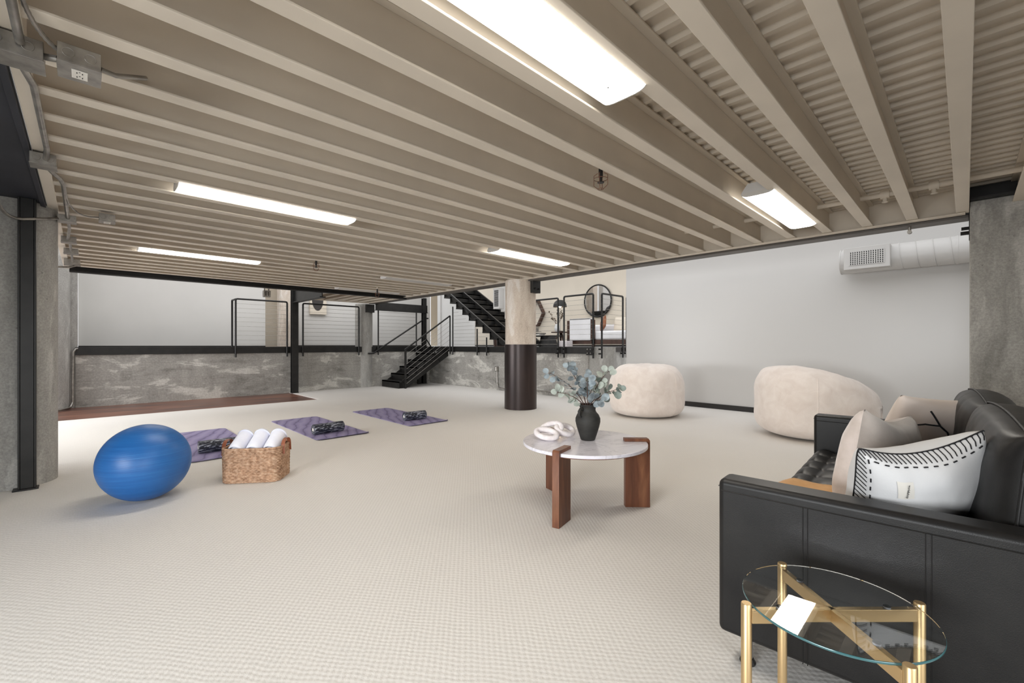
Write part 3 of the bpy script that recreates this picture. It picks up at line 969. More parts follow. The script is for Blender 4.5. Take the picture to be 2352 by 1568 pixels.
railing([(XR, 5.13), (XR, 5.87)], 2.12, 0.84, 'black cable railing right of the centre column before the loft furniture')
railing([(7.325, 5.0), (8.09, 5.0)], 2.12, 0.84, 'black cable railing turning back at the platform corner beside the white wall')
railing([(8.235, 5.0), (9.5, 5.0)], 2.12, 0.84, 'black cable railing mostly hidden behind the white wall edge')
t = thing('steel_bracket', 'black bolted steel plates joining the platform edge beams at the corner', 'bracket', (7.24, 5.15, 0.98))
obj('plate', MB().box(-0.01, 0.02, 0.0, 0.16, -0.08, 0.08), BLACK, t, bevel=0.003)
obj('bolt', MB().cyl((-0.03, 0.04, 0.04), (0, 0.04, 0.04), 0.012, 8).cyl((-0.03, 0.12, 0.04), (0, 0.12, 0.04), 0.012, 8).cyl((-0.03, 0.04, -0.04), (0, 0.04, -0.04), 0.012, 8).cyl((-0.03, 0.12, -0.04), (0, 0.12, -0.04), 0.012, 8), GALV, t)

# ---------------------------------------------------------------- short stair up to the platform
st = thing('staircase', 'short black steel stair climbing from the carpet to the platform corner', 'stairs', (5.72, 10.0, 0))
nst = 6
rise = ZP / nst
run = 0.262
for k in range(5):
    x = run * k
    z = rise * (k + 1)
    m = MB().box(x, x + run + 0.02, 0.0, 0.90, z - 0.035, z).box(x, x + 0.012, 0.0, 0.90, z - rise + 0.002, z)
    for q in range(6):
        yy = 0.06 + q * 0.155
        m.box(x - 0.002, x + 0.0, yy, yy + 0.004, z - rise + 0.02, z - 0.02)
    obj('tread', m, BLACK, st, bevel=0.003)
for y in (0.06, 0.80):
    m = MB()
    a0, a1 = (0.02, 0.0), (1.5, ZP - 0.06)
    vs = [(0.02, y, 0.0), (0.26, y, 0.0), (1.56, y, ZP - 0.26), (1.56, y, ZP - 0.05), (1.35, y, ZP - 0.05), (0.02, y, 0.12)]
    vs2 = [(a, b + 0.03, c_) for a, b, c_ in vs]
    n = len(vs)
    m.add(vs + vs2, [tuple(range(n)), tuple(reversed(range(n, 2 * n)))] + [(i, (i + 1) % n, n + (i + 1) % n, n + i) for i in range(n)])
    obj('stringer', m, BLACK, st)
obj('support_post', MB().box(1.05, 1.15, 0.78, 0.84, 0.0, 0.62), BLACK, st)
r = thing('stair_railing', 'black cable railing with slanted rail along the open side of the short stair', 'railing', (5.86, 9.93, 0))
obj('post', MB().box(-0.022, 0.022, -0.022, 0.022, 0.0, 0.985), BLACK, r, bevel=0.003)
obj('post', MB().tube([(1.39, 0, 0.86), (1.39, 0, 1.90)], 0.02, 10), BLACK, r, smooth=40)
obj('top_rail', MB().bar((-0.02, 0, 0.985), (1.39, 0, 1.915), 0.045, 0.03), BLACK, r, bevel=0.003)
for k in range(7):
    z = 0.10 + 0.125 * k
    zz = z + 0.93 if z + 0.93 < 1.85 else 1.85
    obj('cable', MB().tube([(0, 0, z), (1.39, 0, z + 0.93 * 0.985)], 0.0035, 6), GALV, r)
obj('brace', MB().bar((0.56, 0, 1.34), (1.08, 0.02, 0.66), 0.03, 0.02), BLACK, r)
h = thing('handrail', 'black wall handrail slanting up the left side of the short stair', 'handrail', (0, 0, 0))
obj('rail', MB().tube([(5.33, 10.90, 0.885), (5.47, 10.90, 0.885), (5.55, 10.90, 0.94), (7.02, 10.90, 1.84), (7.08, 10.90, 1.875), (7.18, 10.90, 1.88)], 0.021, 10), BLACK, h, smooth=40)
obj('bracket', MB().cyl((5.62, 10.90, 0.97), (5.62, 10.98, 0.95), 0.012, 8), BLACK, h)

# ---------------------------------------------------------------- upper stair in the loft
us = thing('loft_staircase', 'black steel stair rising from the platform to the upper floor, seen from below', 'stairs', (7.40, 7.88, ZP))
slope = 1.46 / 2.40
nt = 12
for k in range(nt):
    y = 0.22 + k * 0.28
    z = 0.28 * slope * (k + 1) + 0.04
    m = MB().box(-0.06, 1.40, y - 0.02, y + 0.28, z - 0.03, z).box(-0.06, 1.40, y - 0.02, y - 0.008, z - 0.28 * slope - 0.01, z)
    obj('tread', m, BLACK, us)
for x in (0.0, 0.62, 1.30):
    m = MB().bar((x, -0.02, 0.06), (x, 3.5, 3.52 * slope + 0.06), 0.11, 0.05, (1, 0, 0))
    m.v = [(a_, b_, max(0.0, c_)) for a_, b_, c_ in m.v]
    obj('stringer', m, BLACK, us)
obj('hand_rail', MB().tube([(-0.02, 1.50, 0.98), (-0.02, 1.28, 0.72), (-0.02, 0.98, 0.72)], 0.018, 8), BLACK, us, smooth=40)
t = thing('waste_bin', 'dark round waste bin under the upper stair on the platform', 'bin', (9.6, 10.5, ZP))
obj('body', MB().lathe(0, 0, [(0.17, 0.0), (0.2, 0.46)], 28), BROWN, t, smooth=40)
obj('rim', MB().torus(Matrix.Translation((0, 0, 0.46)), 0.2, 0.012, 28, 6), BLACK, t)

# ---------------------------------------------------------------- loft furniture
t = thing('wall_mirror', 'round black framed mirror on the loft wall behind the railing', 'mirror', (10.44, 7.27, 2.36))
Ry = Matrix.Rotation(PI / 2, 4, 'Y')
obj('frame', MB().torus(Ry, 0.45, 0.022, 56, 8), BLACK, t, smooth=60)
obj('glass', MB().cyl((-0.005, 0, 0), (0.02, 0, 0), 0.445, 56), MIRROR, t)
t = thing('loft_sofa', 'wood framed sofa with white cushions in the loft behind the railing corner', 'sofa', (8.8, 6.3, ZP))
obj('base', MB().box(0.05, 0.80, -1.2, 0.70, 0.06, 0.17), BROWN, t, bevel=0.01)
obj('backrest', MB().box(0.0, 0.07, -0.06, 0.76, 0.06, 0.66), BROWN, t, bevel=0.008)
obj('seat_cushion', MB().box(0.08, 0.80, -1.2, 0.70, 0.172, 0.385), WHITEC, t, bevel=0.05, seg=4)
obj('bolster', MB().box(0.55, 0.80, -1.2, 0.70, 0.39, 0.56), WHITEC, t, bevel=0.06, seg=4)
for y in (-1.15, -0.06, 0.70):
    obj('leg', MB().box(0.0, 0.06, y, y + 0.06, 0.0, 0.20), BROWN, t)
o = obj('throw_blanket', MB().box(8.765, 8.795, 6.32, 6.95, ZP + 0.16, ZP + 0.70).box(8.765, 8.90, 6.32, 6.95, ZP + 0.665, ZP + 0.70), WHITEC, bevel=0.012, seg=3)
tag(o, 'white throw blanket hanging over the loft sofa back behind the railing', 'blanket')
o = obj('marble_stool', MB().box(8.45, 8.68, 6.78, 7.04, ZP, ZP + 0.15), WHITEWOOD, bevel=0.01)
tag(o, 'low white marble block stool on the platform in front of the white throw', 'stool')
def pillow(cx, cy, cz, W, H, T, m, name, label, cat='cushion', yaw=0.0, tilt=0.0, roll=0.0, sag=0.0, seed=0, parent=None, n=28, back=None):
    mb = MB()
    def f(side):
        def g(u, v):
            a = 2 * u - 1; b = 2 * v - 1
            pin = 1 - 0.07 * (1 - abs(b) ** 2.0) * abs(a) ** 6 * 1.0
            pin2 = 1 - 0.07 * (1 - abs(a) ** 2.0) * abs(b) ** 6
            th = (max(0, 1 - abs(a) ** 2.6) * max(0, 1 - abs(b) ** 2.6)) ** 0.5
            wr = noise.noise(Vector((a * 2.1 + seed, b * 2.1, side * 3.0))) * 0.10 + noise.noise(Vector((a * 5 + seed, b * 3, side))) * 0.05
            y = side * T / 2 * th * (1 + wr)
            rc = 1 - 0.05 * abs(a * b) ** 10
            x = a * W / 2 * pin * rc
            z = b * H / 2 * pin2 * rc - sag * (1 - a * a) * (0.5 + 0.5 * b)
            return (x, y, z)
        return g
    mb.grid(f(-1), n, n)
    nf = len(mb.f)
    mb.grid(f(1), n, n)
    M = Matrix.Translation((cx, cy, cz)) @ Matrix.Rotation(yaw, 4, 'Z') @ Matrix.Rotation(tilt, 4, 'X') @ Matrix.Rotation(roll, 4, 'Y')
    o = obj(name, mb, m, parent, smooth=180, merge=True)
    if back is not None:
        o.data.materials.append(back)
        for p in o.data.polygons:
            if p.center.y > 0 and p.normal.y > -0.05:
                p.material_index = 1
    o.matrix_world = M
    if parent is None and label:
        tag(o, label, cat)
    return o
pillow(9.05, 6.14, ZP + 0.56, 0.32, 0.34, 0.10, BROWNC, 'throw_pillow', 'brown patterned cushion leaning on the loft sofa arm', yaw=0.9, tilt=0.2, roll=0.5)
pillow(9.25, 5.72, ZP + 0.55, 0.50, 0.36, 0.14, BEIGE, 'throw_pillow', 'pale yellow cushion at the far side of the loft sofa', yaw=1.5, tilt=0.2)
# dome lamp, tables, plant, books
t = thing('table_lamp', 'black dome lamp glowing above the loft side table between two railings', 'lamp', (9.2, 7.62, ZP))
obj('base', MB().lathe(0, 0, [(0.13, 0.40), (0.13, 0.42), (0.02, 0.43)], 24), BLACK, t)
obj('pole', MB().cyl((0, 0, 0.42), (0, 0, 1.17), 0.009, 8), GALV, t)
obj('lamp_shade', MB().lathe(0, 0, [(0.185, 1.07), (0.18, 1.13), (0.15, 1.20), (0.09, 1.25), (0.0, 1.265)], 32, cap=False), BLACK, t, smooth=60)
obj('bulb', MB().sphere((0, 0, 1.10), 0.04, 12, 8), LAMPE, t)
t = thing('side_table', 'dark wooden loft side table under the dome lamp', 'table', (9.2, 7.62, ZP))
obj('tabletop', MB().lathe(0, 0, [(0.24, 0.375), (0.24, 0.40)], 32), BROWN, t, smooth=40)
for k in range(3):
    a = 2 * PI * k / 3 + 0.5
    obj('leg', MB().bar((0.05 * math.cos(a), 0.05 * math.sin(a), 0.375), (0.17 * math.cos(a), 0.17 * math.sin(a), 0.0), 0.045, 0.03), BROWN, t)
t = thing('coffee_table', 'black loft coffee table with stacked books beside the centre column', 'table', (8.3, 7.35, ZP))
obj('tabletop', MB().box(-0.35, 0.35, -0.25, 0.45, 0.26, 0.285), BLACK, t, bevel=0.005)
obj('drum', MB().lathe(0, -0.1, [(0.24, 0.0), (0.19, 0.26)], 28), BLACK, t, smooth=40)
for k, (dx, dy, s, c_) in enumerate(((0, 0.15, 0.2, OFFW), (0.02, 0.13, 0.18, GALV))):
    o = obj('book', MB().box(8.2 + dx, 8.42 + dx, 7.35 + dy - 0.03, 7.35 + dy + s, ZP + 0.2852 + 0.035 * k, ZP + 0.2852 + 0.035 * k + 0.034), c_, bevel=0.003)
    tag(o, ('pale book at the bottom of the stack on the loft coffee table', 'grey book on top of the stack on the loft coffee table')[k], 'book', 'books on the loft coffee table')
t = thing('display_stand', 'small pale tray on a stem standing on the loft coffee table', 'stand', (8.25, 7.74, ZP + 0.2852))
obj('stem', MB().cyl((0, 0, 0.0), (0, 0, 0.10), 0.01, 8).cyl((0, 0, 0), (0, 0, 0.006), 0.05, 12), BLACK, t)
obj('tray', MB().box(-0.15, 0.15, -0.17, 0.15, 0.10, 0.108).box(-0.1, 0.1, -0.12, 0.06, 0.108, 0.19), GALV, t)
t = thing('branch_vase', 'white vase of dark berry branches on the loft side table', 'vase', (9.0, 7.55, ZP + 0.4002))
obj('vase', MB().lathe(0, 0, [(0.05, 0.0), (0.075, 0.06), (0.07, 0.13), (0.04, 0.2)], 20), PILW, t, smooth=60)
random.seed(5)
mb = MB(); lv = MB()
for k in range(9):
    a = random.uniform(0, 2 * PI); rr = random.uniform(0.12, 0.30)
    e = (rr * math.cos(a), rr * math.sin(a), random.uniform(0.35, 0.62))
    mid = (e[0] * 0.4, e[1] * 0.4, e[2] * 0.65)
    mb.tube(arc((0, 0, 0.15), mid, e, 5), 0.004, 5)
    for q in range(6):
        f = 0.4 + 0.1 * q
        p = Vector(mid).lerp(Vector(e), f)
        lv.sphere(p + Vector((random.uniform(-.02, .02), random.uniform(-.02, .02), random.uniform(-.02, .02))), 0.017, 6, 4, (1, 1, 0.7))
obj('branch', mb, TWIG, t)
obj('berries', lv, plain('dark_berry', (70, 56, 34), 0.6, var=0.2, vscale=30), t, smooth=60)['kind'] = 'stuff'
# hexagonal wall shelf beside the column, wall art
t = thing('wall_shelf', 'dark hexagonal wooden wall frame half hidden by the centre column', 'wall decor', (10.42, 9.75, 2.12))
m = MB()
for k in range(6):
    a0 = PI / 3 * k; a1 = PI / 3 * (k + 1)
    m.bar((0, 0.45 * math.cos(a0), 0.45 * math.sin(a0)), (0, 0.45 * math.cos(a1), 0.45 * math.sin(a1)), 0.05, 0.12, (1, 0, 0))
obj('frame', m, BROWN, t)
t = thing('canvas_art', 'cream canvas with a dark half oval on the gallery wall behind the second railing', 'picture', (4.55, 12.31, 2.16))
obj('canvas', MB().box(-0.20, 0.24, -0.03, 0.03, -0.22, 0.42), BEIGE, t, bevel=0.004)
m = MB()
pts = [(0.15 * math.cos(a), 0.30 * math.sin(a)) for a in [PI + PI * i / 20 for i in range(21)]]
n = len(pts)
m.add([(x, -0.034, z + 0.18) for x, z in pts] + [(x, -0.030, z + 0.18) for x, z in pts], [tuple(range(n)), tuple(reversed(range(n, 2 * n)))] + [(i, (i + 1) % n, n + (i + 1) % n, n + i) for i in range(n)])
m.box(-0.15, 0.15, -0.034, -0.030, 0.18, 0.40)
obj('half_oval', m, WALLDARK, t)
t = thing('door_viewer', 'tiny black fixture on the gallery wall above the third railing', 'fixture', (6.9, 12.34, 2.24))
obj('body', MB().box(-0.05, 0.05, -0.03, 0.0, -0.05, 0.05), BLACK, t)

# ---------------------------------------------------------------- exercise ball
t = thing('exercise_ball', 'shiny blue inflated exercise ball on the carpet by the left column', 'exercise ball', (0.311, 4.088, 0.0))
obj('ball', MB().sphere((0, 0, 0.266), 0.270, 64, 40, (1, 1, 0.985)), BLUE, t, smooth=180)
obj('valve', MB().cyl((0.262, 0.02, 0.2), (0.270, 0.02, 0.2), 0.008, 12), OFFW, t)

# ---------------------------------------------------------------- yoga mats and rollers
def yoga(x0, x1, y0, y1, label, seed):
    cx, cy = (x0 + x1) / 2, (y0 + y1) / 2
    hx, hy = (x1 - x0) / 2, (y1 - y0) / 2
    t = thing('yoga_mat', label, 'yoga mat', (cx, cy, 0), group='purple yoga mats on the carpet')
    mb = MB()
    nu, nv = 16, 44
    def f(z):
        def g(u, v):
            a = 2 * u - 1; b = 2 * v - 1
            x = a * hx; y = b * hy
            k = 0.05
            cxn = max(0, abs(x) - (hx - k)); cyn = max(0, abs(y) - (hy - k))
            if cxn > 0 and cyn > 0:
                l = math.hypot(cxn, cyn)
                if l > k:
                    x = math.copysign(hx - k + cxn / l * k, x); y = math.copysign(hy - k + cyn / l * k, y)
            lift = 0.0015 + 0.003 * max(0, noise.noise(Vector((x * 2 + seed, y * 2, 0))))
            if b < 0: lift += 0.018 * max(0, (-b - 0.93) / 0.07) ** 2 * (0.4 + 0.6 * (0.5 + 0.5 * a))
            return (x, y, z + lift)
        return g
    mb.grid(f(0.006), nu, nv)
    mb.grid(f(0.0), nu, nv)
    ring = [i * (nv + 1) for i in range(nu + 1)] + [nu * (nv + 1) + j for j in range(1, nv + 1)] + [i * (nv + 1) + nv for i in range(nu - 1, -1, -1)] + [j for j in range(nv - 1, 0, -1)]
    N = (nu + 1) * (nv + 1)
    mb.f += [(ring[i], ring[(i + 1) % len(ring)], ring[(i + 1) % len(ring)] + N, ring[i] + N) for i in range(len(ring))]
    o = obj('mat', mb, PURPLE, t, smooth=50)
    return t
yoga(0.69, 1.33, 5.02, 6.83, 'purple yoga mat behind the blue ball and the towel basket', 1.0)
yoga(1.92, 2.56, 5.18, 6.97, 'purple yoga mat in the middle of the three', 2.0)
yoga(3.155, 3.80, 5.22, 7.05, 'purple yoga mat farthest right, in front of the short stair', 3.0)
def roller(x, y, ang, L, label):
    t = thing('foam_roller', label, 'foam roller', (x, y, 0.0705), rz=ang, group='black and white foam rollers on the mats')
    r = 0.062
    obj('body', MB().lathe(0, 0, [(0.0, -L / 2), (r - 0.006, -L / 2), (r, -L / 2 + 0.006), (r, L / 2 - 0.006), (r - 0.006, L / 2), (0.0, L / 2)], 40).xf(Matrix.Rotation(PI / 2, 4, 'Y')), SWIRL, t, smooth=30)
    obj('core', MB().cyl((-L / 2 - 0.001, 0, 0), (-L / 2 + 0.01, 0, 0), 0.02, 16), OFFW, t)
    return t
roller(1.00, 5.38, math.radians(-3), 0.36, 'black swirled foam roller half hidden by the towel basket')
roller(2.185, 5.55, math.radians(4), 0.38, 'black swirled foam roller on the middle purple mat')
roller(3.475, 5.63, math.radians(-5), 0.34, 'black swirled foam roller on the rightmost purple mat')

# ---------------------------------------------------------------- basket with towels
bx = thing('wicker_basket', 'woven wicker basket with leather handles holding rolled towels', 'basket', (1.03, 4.10, 0), rz=math.radians(-36))
def rrect(hx, hy, k, n=8):
    pts = []
    for (sx, sy, a0) in ((1, 1, 0), (-1, 1, PI / 2), (-1, -1, PI), (1, -1, 3 * PI / 2)):
        for i in range(n + 1):
            a = a0 + PI / 2 * i / n
            pts.append((sx * (hx - k) + k * math.cos(a), sy * (hy - k) + k * math.sin(a)))
    return pts
def resample(poly, n):
    P = [Vector((p[0], p[1], 0)) for p in poly] + [Vector((poly[0][0], poly[0][1], 0))]
    d = [0]
    for i in range(1, len(P)): d.append(d[-1] + (P[i] - P[i - 1]).length)
    out = []
    j = 0
    for k in range(n):
        s = d[-1] * k / n
        while d[j + 1] < s: j += 1
        f = (s - d[j]) / max(1e-9, d[j + 1] - d[j])
        out.append(P[j].lerp(P[j + 1], f))
    return out
HX, HY, BH = 0.215, 0.15, 0.27
mb = MB()
rows = 22
NW = 168
for r_ in range(rows):
    z = 0.008 + (BH - 0.016) * r_ / (rows - 1)
    fl = 1.0 + 0.02 * r_ / rows
    ring = resample(rrect(HX * fl, HY * fl, 0.07), NW)
    pts = []
    for i, p in enumerate(ring):
        q = ring[(i + 1) % NW]
        tn = (q - p).normalized()
        nrm = Vector((tn.y, -tn.x, 0))
        off = 0.0032 * math.sin(PI * (i / 2.0 + r_))
        pts.append(p + nrm * off + Vector((0, 0, z + 0.0018 * math.sin(PI * i / 2.0))))
    vs = []; fs = []
    m_ = 6
    for i in range(NW):
        p = pts[i]; a = (pts[(i + 1) % NW] - pts[i - 1]).normalized()
        nr = Vector((a.y, -a.x, 0)).normalized()
        for j in range(m_):
            th = 2 * PI * j / m_
            vs.append(p + nr * 0.0062 * math.cos(th) + Vector((0, 0, 0.0068 * math.sin(th))))
    for i in range(NW):
        for j in range(m_):
            fs.append((i * m_ + j, ((i + 1) % NW) * m_ + j, ((i + 1) % NW) * m_ + (j + 1) % m_, i * m_ + (j + 1) % m_))
    mb.add(vs, fs)
obj('weave', mb, WICKER, bx, smooth=60)
obj('liner', MB().prism(rrect(HX - 0.004, HY - 0.004, 0.066), 0.002, 0.016), WICKER, bx)
ring = resample(rrect(HX * 1.02, HY * 1.02, 0.07), 64)
pp = [(p.x, p.y, BH) for p in ring]
obj('rim', MB().tube(pp + [pp[0]], 0.009, 8), WICKER, bx, smooth=60)
def strap(pts, wdir, wd, th=0.004):
    mb = MB()
    wv = Vector(wdir) * wd / 2
    vs = []
    for i, p in enumerate(pts):
        p = Vector(p)
        a = Vector(pts[min(i + 1, len(pts) - 1)]) - Vector(pts[max(i - 1, 0)])
        nn = a.cross(Vector(wdir)).normalized() * th / 2
        vs += [p - wv - nn, p + wv - nn, p + wv + nn, p - wv + nn]
    fs = []
    for i in range(len(pts) - 1):
        for j in range(4):
            fs.append((i * 4 + j, i * 4 + (j + 1) % 4, (i + 1) * 4 + (j + 1) % 4, (i + 1) * 4 + j))
    fs += [(0, 1, 2, 3), tuple(len(vs) - 4 + q for q in (3, 2, 1, 0))]
    return mb.add(vs, fs)
for s in (-1, 1):
    x = s * (HX + 0.002)
    pts = [(x + s * 0.008, 0.075 * math.cos(a) , BH - 0.02 + 0.075 * max(0, math.sin(a)) ** 0.8 + 0.0) for a in [PI * i / 14 for i in range(15)]]
    pts = [(x + s * 0.010, 0.075, BH - 0.06)] + pts + [(x + s * 0.010, -0.075, BH - 0.06)]
    obj('handle', strap(pts, (1, 0, 0), 0.028), TANL, bx, smooth=40)
def towel(lx, label, tilt):
    M = bx.matrix_basis if False else (Matrix.Translation((1.03, 4.10, 0)) @ Matrix.Rotation(math.radians(-36), 4, 'Z'))
    p = M @ Vector((lx, 0.01, 0.0))
    t = thing('rolled_towel', label, 'towel', (p.x, p.y, 0.20), rz=math.radians(-36), group='white rolled towels in the basket')
    t.rotation_euler = (0.0, 0.0, math.radians(-36))
    L = 0.24
    # spiral roll running front to back, tilted up at the back
    prof = []
    turns = 2.6
    N = 72
    for i in range(N + 1):
        a = 2 * PI * turns * i / N
        r = 0.014 + 0.059 * i / N
        prof.append((0.9 * r * math.cos(a), r * math.sin(a)))
    mb = MB()
    K = 10
    for k in range(K + 1):
        y = -L / 2 + L * k / K
        sh = 1 - 0.06 * (abs(2 * k / K - 1)) ** 4
        for (x, z) in prof:
            mb.v.append((x * sh, y, z * sh))
    n = N + 1
    for k in range(K):
        for i in range(N):
            mb.f.append((k * n + i, k * n + i + 1, (k + 1) * n + i + 1, (k + 1) * n + i))
    mb.xf(Matrix.Translation((0, 0, 0.085)) @ Matrix.Rotation(tilt, 4, 'X'))
    o = obj('roll', mb, TOWEL, t, smooth=180)
    s = o.modifiers.new('thick', 'SOLIDIFY')
    s.thickness = 0.010
    s.offset = -1
    e = MB().lathe(0, 0, [(0.0715, -L * 0.40), (0.0735, -L * 0.39), (0.0715, -L * 0.38)], 36, 0.9).xf(Matrix.Translation((0, 0, 0.085)) @ Matrix.Rotation(tilt, 4, 'X') @ Matrix.Rotation(PI / 2, 4, 'X'))
    obj('band', e, TOWEL, t, smooth=60)
towel(-0.128, 'white rolled towel at the left end of the basket', 0.42)
towel(0.004, 'white rolled towel in the middle of the basket', 0.46)
towel(0.135, 'white rolled towel at the right end of the basket by the raised handle', 0.44)

# ---------------------------------------------------------------- coffee table
TC = (2.46, 1.822)
ct = thing('coffee_table', 'round white marble coffee table on three walnut plank legs', 'coffee table', (TC[0], TC[1], 0))
R = 0.419
legang = [math.radians(193.8), math.radians(314.5), math.radians(75.0)]
poly = []
N = 144
for i in range(N):
    a = 2 * PI * i / N
    poly.append((R * math.cos(a), R * math.sin(a)))
obj('marble_top', MB().prism(poly, 0.424, 0.445), MARBLE, ct, bevel=0.004, seg=3)
obj('under_panel', MB().lathe(0, 0, [(0.385, 0.412), (0.385, 0.4238)], 96), WALNUT, ct, smooth=40)
for a in legang:
    # plank profile in (radial, z): upright outside the rim with a lip hooked over the top
    prof = [(0.275, 0.0), (0.442, 0.0), (0.442, 0.452), (0.432, 0.466), (0.27, 0.466), (0.27, 0.4455), (0.4195, 0.4455), (0.4195, 0.4235), (0.386, 0.4235), (0.386, 0.411), (0.275, 0.411)]
    n = len(prof)
    vs = [(r_, -0.0235, z) for r_, z in prof] + [(r_, 0.0235, z) for r_, z in prof]
    fs = [tuple(range(n)), tuple(reversed(range(n, 2 * n)))] + [(i, (i + 1) % n, n + (i + 1) % n, n + i) for i in range(n)]
    o = obj('leg', MB().add(vs, fs).xf(Matrix.Rotation(a, 4, 'Z')), WALNUT, ct, bevel=0.002)

# vase
VX, VY, VZ = 2.505, 1.825, 0.4452
v = thing('clay_vase', 'matte black clay vase with a small handle on the marble table', 'vase', (VX, VY, VZ))
prof = [(0.0, 0.0), (0.046, 0.0), (0.050, 0.005), (0.063, 0.045), (0.077, 0.09), (0.0855, 0.128), (0.085, 0.150), (0.074, 0.176), (0.058, 0.194), (0.0525, 0.208), (0.054, 0.224), (0.0625, 0.240), (0.0665, 0.245), (0.063, 0.247), (0.055, 0.238), (0.049, 0.218), (0.050, 0.200), (0.06, 0.18), (0.0, 0.17)]
obj('body', MB().lathe(0, 0, prof, 56), VASE, v, smooth=180)
hd = Vector((-0.80, 0.02, 0)).normalized()
pts = [hd * 0.056 + Vector((0, 0, 0.214)), hd * 0.078 + Vector((0, 0, 0.222)), hd * 0.096 + Vector((0, 0, 0.205)), hd * 0.096 + Vector((0, 0, 0.18)), hd * 0.080 + Vector((0, 0, 0.165))]
obj('handle', MB().tube(pts, 0.009, 10), VASE, v, smooth=60)

# eucalyptus
random.seed(11)
CR = Vector((0.7176, -0.6965, 0))     # to the right as seen from the sitting area
CF = Vector((0.6965, 0.7176, 0))
def leaf(mb, p, dirn, nrm, r):
    d = dirn.normalized()
    nn = (nrm - d * nrm.dot(d))
    if nn.length < 1e-3:
        nn = Vector((0, 0, 1)) - d * d.z
    nn.normalize()
    s = d.cross(nn)
    vs = [p + d * r * 0.95]
    n = 14
    for i in range(n):
        a = 2 * PI * i / n
        rr = r * (1 + 0.06 * math.cos(a))
        vs.append(p + d * (r + rr * math.cos(a)) + s * rr * 0.92 * math.sin(a) + nn * (0.22 * r * abs(math.sin(a)) ** 1.5 - 0.1 * r * math.cos(a) ** 2))
    fs = [(0, 1 + i, 1 + (i + 1) % n) for i in range(n)]
    k = len(vs)
    vs2 = [q - nn * 0.0008 for q in vs]
    fs2 = [(k, k + 1 + (i + 1) % n, k + 1 + i) for i in range(n)]
    fs3 = [(1 + i, k + 1 + i, k + 1 + (i + 1) % n, 1 + (i + 1) % n) for i in range(n)]
    mb.add(vs + vs2, fs + fs2 + fs3)
def branch(right, up, fwd, nl, label, mt, bow=0.3):
    t = thing('eucalyptus_stem', label, 'stem', (VX, VY, VZ), group='eucalyptus stems in the black vase')
    e = CR * right + CF * fwd + Vector((0, 0, 0.235 + up))
    s0 = CR * right * 0.02 + CF * fwd * 0.02 + Vector((0, 0, 0.18))
    m0 = CR * right * 0.18 + CF * fwd * 0.15 + Vector((0, 0, 0.27 + up * 0.4))
    pts = arc(s0, m0, e, 12)
    mb = MB().tube(pts, [0.0042 - 0.0026 * i / 12 for i in range(13)], 6)
    lv = MB()
    for k in range(nl):
        f = 0.34 + 0.66 * (k + 0.5) / nl
        i = min(11, int(f * 12))
        p = Vector(pts[i]).lerp(Vector(pts[i + 1]), f * 12 - i)
        tan = (Vector(pts[i + 1]) - Vector(pts[i])).normalized()
        side = Vector((random.uniform(-1, 1), random.uniform(-1, 1), random.uniform(-0.4, 0.7)))
        side = (side - tan * side.dot(tan)).normalized()
        d = (side + tan * 0.5).normalized()
        q = p + d * 0.012
        mb.tube([tuple(p), tuple(q)], 0.0012, 5)
        nrm = -CF * random.uniform(0.3, 1.0) + Vector((random.uniform(-.6, .6), random.uniform(-.6, .6), random.uniform(-.2, .9)))
        leaf(lv, q, d, nrm, random.uniform(0.020, 0.030))
    leaf(lv, Vector(e), (Vector(pts[-1]) - Vector(pts[-2])), -CF + Vector((0, 0, 0.3)), 0.022)
    obj('twig', mb, TWIG, t)
    obj('foliage', lv, mt, t, smooth=50)
branch(-0.27, 0.23, 0.02, 12, 'eucalyptus stem reaching farthest left from the black vase', LEAF1)
branch(-0.22, 0.10, -0.06, 12, 'eucalyptus stem hanging low on the left of the vase', LEAF3)
branch(-0.13, 0.26, 0.08, 13, 'eucalyptus stem standing tallest left of the vase centre', LEAF1)
branch(-0.02, 0.20, -0.08, 14, 'eucalyptus stem rising straight from the vase at the front', LEAF1)
branch(0.07, 0.17, 0.10, 14, 'eucalyptus stem behind the vase centre with grey green leaves', LEAF2)
branch(0.15, 0.24, 0.02, 13, 'eucalyptus stem leaning right towards the bean bag, taller one', LEAF3)
branch(0.21, 0.12, -0.04, 13, 'eucalyptus stem bending low to the right of the vase', LEAF2)
branch(0.06, 0.06, -0.13, 11, 'short eucalyptus stem drooping over the front rim of the vase', LEAF1)

# knot / chain decoration
kn = thing('chain_link_decor', 'white carved wooden chain links lying on the marble table', 'ornament', (2.365, 2.02, 0.4452))
def link(c, nrm, rollv, sx, sy, r=0.016):
    z = Vector(nrm).normalized()
    x = Vector(rollv); x = (x - z * x.dot(z)).normalized()
    y = z.cross(x)
    M = Matrix((x, y, z)).transposed().to_4x4()
    M.translation = Vector(c)
    return MB().torus(M, 1.0, r, 36, 12, sx, sy)
Lr = CR
Z3 = Vector((0, 0, 1))
obj('link', link(-CR * 0.050 - CF * 0.035 + Z3 * 0.040, -CF * 0.45 + Z3, CR - CF * 0.5, 0.074, 0.046, 0.0195), WHITEWOOD, kn, smooth=180)
obj('link', link(-CR * 0.012 + CF * 0.035 + Z3 * 0.058, -CF * 0.75 - CR * 0.25 + Z3 * 0.8, CR + CF * 0.25, 0.076, 0.048, 0.0195), WHITEWOOD, kn, smooth=180)
obj('link', link(CR * 0.088 + CF * 0.05 + Z3 * 0.052, -CF * 0.5 + CR * 0.5 + Z3, CR + CF * 0.6, 0.072, 0.046, 0.0195), WHITEWOOD, kn, smooth=180)

